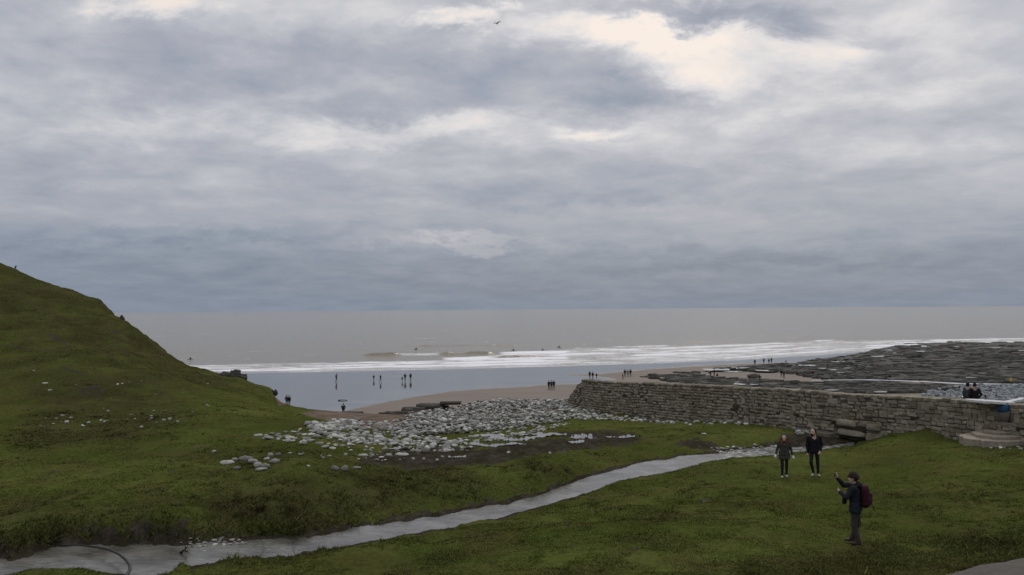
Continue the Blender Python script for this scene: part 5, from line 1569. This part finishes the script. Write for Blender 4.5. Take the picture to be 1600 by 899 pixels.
def crouch(): return joints(pel=(0, 0.05, 0.35), hipL=(0.1, 0.05, 0.34), hipR=(-0.1, 0.05, 0.34), kneeL=(0.16, -0.33, 0.45), kneeR=(-0.16, -0.33, 0.45), ankL=(0.14, -0.1, 0.08), ankR=(-0.14, -0.1, 0.08), toeL=(0.15, -0.26, 0.04), toeR=(-0.15, -0.26, 0.04),
                            che=(0, -0.1, 0.70), nek=(0, -0.18, 0.88), hed=(0, -0.22, 1.0), shoL=(0.18, -0.12, 0.82), shoR=(-0.18, -0.12, 0.82), elbL=(0.24, -0.3, 0.6), elbR=(-0.24, -0.3, 0.6), wriL=(0.1, -0.45, 0.5), wriR=(-0.1, -0.45, 0.5), tipL=(0.06, -0.5, 0.45), tipR=(-0.06, -0.5, 0.45))
def sit(): return joints(pel=(0, 0.05, 0.16), hipL=(0.1, 0.05, 0.15), hipR=(-0.1, 0.05, 0.15), kneeL=(0.14, -0.36, 0.42), kneeR=(-0.14, -0.36, 0.42), ankL=(0.12, -0.6, 0.1), ankR=(-0.12, -0.6, 0.1), toeL=(0.13, -0.75, 0.08), toeR=(-0.13, -0.75, 0.08),
                         che=(0, 0.0, 0.52), nek=(0, -0.05, 0.72), hed=(0, -0.08, 0.85), shoL=(0.18, 0, 0.65), shoR=(-0.18, 0, 0.65), elbL=(0.24, -0.12, 0.42), elbR=(-0.24, -0.12, 0.42), wriL=(0.12, -0.32, 0.4), wriR=(-0.12, -0.32, 0.4), tipL=(0.06, -0.38, 0.4), tipR=(-0.06, -0.38, 0.4))
K = DARK; NAVY = (0.014, 0.018, 0.035); GREY = (0.10, 0.10, 0.10); LGREY = (0.26, 0.25, 0.24); BRN = (0.06, 0.035, 0.02); RED = (0.22, 0.015, 0.02); YEL = (0.55, 0.36, 0.03); BLU = (0.02, 0.05, 0.14); PUR = (0.05, 0.02, 0.045)
FAR = [  # px, foot row, height m, facing (deg), pose, top, legs, label
    (525.5, 596.5, 1.72, 60, joints(**{**{k + 'L': v for k, v in {}.items()}, 'kneeR': (-0.16, -0.1, 0.5), 'ankR': (-0.3, 0.05, 0.12), 'toeR': (-0.34, -0.1, 0.06), 'kneeL': (0.14, -0.05, 0.5), 'ankL': (0.2, 0.02, 0.08), **ARM_UP}), K, K, 'dark figure mid-stride on wet sand with one arm raised straight up'),
    (584, 594.5, 1.28, 20, stand(), K, K, 'child standing alone on wet sand beside the running figure'),
    (594.5, 597, 1.62, 70, wide(), K, K, 'figure running with legs apart over the mirror-wet sand'),
    (628.5, 596.5, 1.15, 0, stand(), GREY, K, 'small child standing next to two adults on the wet sand'),
    (633, 595.5, 1.72, 170, stand(**POCK), K, K, 'broad adult in black on wet sand between the small child and a slim adult'),
    (641.5, 595, 1.72, 200, stand(), K, K, 'slim adult in dark clothes at the end of the family on wet sand'),
    (857.6, 609, 1.74, 30, stand(**ELB), K, K, 'person in black with bent elbow, in the huddle of three on dry sand'),
    (861.6, 609.2, 1.80, 180, stand(**POCK), K, K, 'tall middle person of the huddle of three on dry sand'),
    (865.6, 609, 1.78, 200, stride(0.12), K, JEAN, 'slim person at the wall end of the huddle of three on dry sand'),
    (921.5, 592, 1.72, 160, stand(**POCK), K, K, 'tall person in black of the trio on sand beyond the wall end'),
    (926.2, 592.2, 1.62, 200, stand(), K, K, 'middle person in black of the trio on sand beyond the wall end'),
    (932, 592, 1.30, 180, stand(**POCK), NAVY, K, 'child of the trio on sand beyond the wall end'),
    (973, 593, 1.40, 80, stride(0.2), BRN, BRN, 'child in brown stooping beside three adults on the sand'),
    (976.5, 589, 1.78, 190, stand(**POCK), K, K, 'adult in black standing next to the child in brown'),
    (981, 588.7, 1.66, 170, stand(), LGREY, GREY, 'adult in pale grey between two adults in black on the sand'),
    (985.2, 588.9, 1.80, 200, stand(**POCK), K, K, 'tall adult in black at the platform side of the pale grey adult'),
    (1110.5, 589, 1.66, -60, bend(), K, K, 'person in black bending over the first rocks of the platform'),
    (1116, 588.5, 1.70, 40, stand(**ELB), K, BRN, 'person in black standing behind the bending person at the rocks'),
    (1120, 589.5, 1.5, 40, crouch(), BRN, K, 'person in dark brown crouching at the first rocks of the platform'),
    (1179.5, 571.5, 1.76, 180, stand(**POCK), K, K, 'person in black standing alone at the edge of the tide pools'),
    (1193.5, 569, 1.72, 150, stride(0.2), K, JEAN, 'person in black walking with legs apart along the water edge'),
    (1201.5, 569, 1.62, 180, stand(), K, K, 'shorter of two people standing close together at the water edge'),
    (1205.5, 568.2, 1.74, 200, stand(**POCK), K, K, 'taller of two people standing close together at the water edge'),
    (1228, 568.5, 1.1, 180, stand(), BRN, K, 'small child standing at the rocks by the water edge'),
    (1221, 589, 1.66, 170, stand(), K, NAVY, 'person with dark top of the pair on the sand inlet among the rocks'),
    (1225, 591, 1.66, 200, stand(**POCK), (0.04, 0.04, 0.05), K, 'person in charcoal of the pair on the sand inlet among the rocks'),
    (1187, 596.5, 1.45, 90, stand(), BRN, BRN, 'child in brown standing on the sand by a lone dark rock'),
    (1269, 584, 1.3, 60, crouch(), RED, K, 'person in a dark red jacket crouching among the rocks'),
    (1293, 576.5, 1.35, 60, stride(0.2), BLU, K, 'person in a blue jacket stepping across the rocks'),
    (1357, 578.5, 1.5, 20, stand(), (0.25, 0.30, 0.42), LGREY, 'person in pale blue standing on the rock platform'),
    (1372, 576, 1.35, 30, stride(0.2), RED, GREY, 'child in a bright red coat walking on the rock platform'),
    (1391, 595, 1.6, -30, bend(), PUR, K, 'person in purple bending over beside the pale runnel'),
    (1580, 604.5, 1.74, 10, stride(0.15), YEL, JEAN, 'person in a yellow jacket walking over the rocks behind the wall'),
    (448, 634.5, 1.74, 200, stand(**POCK), (0.05, 0.05, 0.05), K, 'taller of two people on the sand at the foot of the hill'),
    (452, 634.5, 1.66, 170, stand(), K, K, 'slimmer of two people on the sand at the foot of the hill'),
    (536.5, 650, 1.72, 180, stand(**POCK), K, K, 'person in black seen waist up below the bare earth edge'),
]
for px, py, hgt, face, J, top, leg, lab in FAR:
    rocks = in_poly(np.array([px]), np.array([py]), P1)[0] or in_poly(np.array([px]), np.array([py]), P2)[0]
    p = beach_hit([px], [py], 0.45 if rocks else 0.0)[0]
    figure('person', J, mats5(top, leg), lab, (p[0], p[1], p[2] + (0.45 if rocks else 0.0)), math.radians(face), hgt, 0.034, 'people on the beach and the rocks')
# people behind the wall at the slab
for px, py, d, hgt, face, J, top, kw, lab in [
        (1523, 599.5, 43.6, 1.75, 165, stand(**POCK), (0.012, 0.011, 0.013), dict(hair='hat', bulk=1.1), 'person in a black coat and tall black hat standing behind the wall'),
        (1512, 598.5, 44.4, 1.72, 120, stand(), (0.05, 0.055, 0.06), dict(hair='short'), 'person in a grey top behind the wall beside the black hat'),
        (1540, 617.5, 43.2, 1.25, 60, stand(), (0.03, 0.025, 0.022), dict(hair='short'), 'child whose dark head just shows above the wall by the pale slab')]:
    t = at_d(px, py, d)
    zf = float(hz(t.x, t.y)); hgt = t.z - zf
    figure('person', J, mats5(top, K), lab, (t.x, t.y, zf), math.radians(face), hgt, 0.022, None, **kw)
# surfers waiting in the water
for px, py, lab in [(297, 562, 'surfer sitting in the water off the hill, at the outer edge of the surf'), (650, 546.5, 'surfer low in the water between the dark wave faces and the far swell'), (802, 548.5, 'surfer in the water just outside the white water, next to the longest dark wave'),
                    (848, 548, 'surfer in the water at the end of the dark wave faces'), (873.5, 543, 'surfer farthest out beyond the white water')]:
    p = at_z(px, py, 0.0)
    bd_o = tube([(p.x - 0.9, p.y, 0.12), (p.x - 0.5, p.y, 0.10), (p.x, p.y, 0.06), (p.x + 0.6, p.y, 0.08), (p.x + 0.95, p.y, 0.14)], 0.16, 0.12, 8, 'surfboard', cmat('surfboard_grey', (0.25, 0.25, 0.25), 0.4))
    tag(bd_o, 'pale surfboard under the ' + ' '.join(lab.split(',')[0].split()[:11]), 'surfboard')
    figure('surfer', sit(), mats5(K, K), lab, (p.x, p.y, 0.02), math.radians(150), 1.75, 0.04, 'surfers waiting beyond the surf')

# ------------------------------------------------------------------ birds
M['gull'] = simple_mat('grey_feathers', (0.16, 0.16, 0.165), 0.8)
M['crow'] = simple_mat('black_feathers', (0.01, 0.01, 0.011), 0.6)
g = at_d(776, 37, 92); gull = empty('gull', tuple(g)); tag(gull, 'gull flying with raised wings under the clouds', 'bird')
v, q, _ = sdf_mesh([((-0.22, 0, 0), (0.12, 0, 0.0), 0.03, 0.07, 0), ((0.12, 0, 0), (0.2, 0, 0.02), 0.06, 0.045, 0), ((0.2, 0, 0.02), (0.28, 0, 0.0), 0.02, 0.008, 0)], 0.014, 0.03)
mesh_np('body', v, q, M['gull'], gull, True)
for sg in (-1, 1):
    P = [(0.10, 0.05), (0.14, 0.30), (0.10, 0.62)]; Q = [(-0.10, 0.05), (-0.06, 0.30), (0.02, 0.62)]; hh = [0.03, 0.17, 0.20]
    v, f = [], []
    for (xa, ya), (xb, yb), z in zip(P, Q, hh): v += [(xa, ya * sg, z + 0.012), (xb, yb * sg, z + 0.012), (xb, yb * sg, z - 0.008), (xa, ya * sg, z - 0.008)]
    for i in (0, 4): f += [(i + j, i + (j + 1) % 4, i + 4 + (j + 1) % 4, i + 4 + j) for j in range(4)]
    f += [(0, 1, 2, 3), (8, 9, 10, 11)]
    o = mesh_pd('wing', v, f, M['gull']); o.parent = gull
gull.rotation_euler = (0.0, 0.15, math.radians(55)); gull.scale = (0.8, 0.8, 0.8)
h = None
for py in np.arange(405, 430, 0.4):
    r = hit([24], [py])[0]
    if not np.isnan(r[0]): h = r; break
crow = empty('crow', (h[0], h[1], h[2])); tag(crow, 'black crow perched on the skyline of the hill', 'bird')
v, q, _ = sdf_mesh([((0.0, 0, 0.14), (0.06, 0, 0.30), 0.085, 0.08, 0), ((0.07, 0, 0.33), (0.09, 0, 0.40), 0.06, 0.05, 0), ((0.11, 0, 0.40), (0.17, 0, 0.39), 0.02, 0.008, 0), ((-0.03, 0, 0.14), (-0.13, 0, 0.04), 0.05, 0.02, 0), ((0.0, 0.03, 0.1), (0.01, 0.03, -0.02), 0.016, 0.012, 0), ((0.0, -0.03, 0.1), (0.01, -0.03, -0.02), 0.016, 0.012, 0)], 0.013, 0.03)
mesh_np('body', v, q, M['crow'], crow, True)
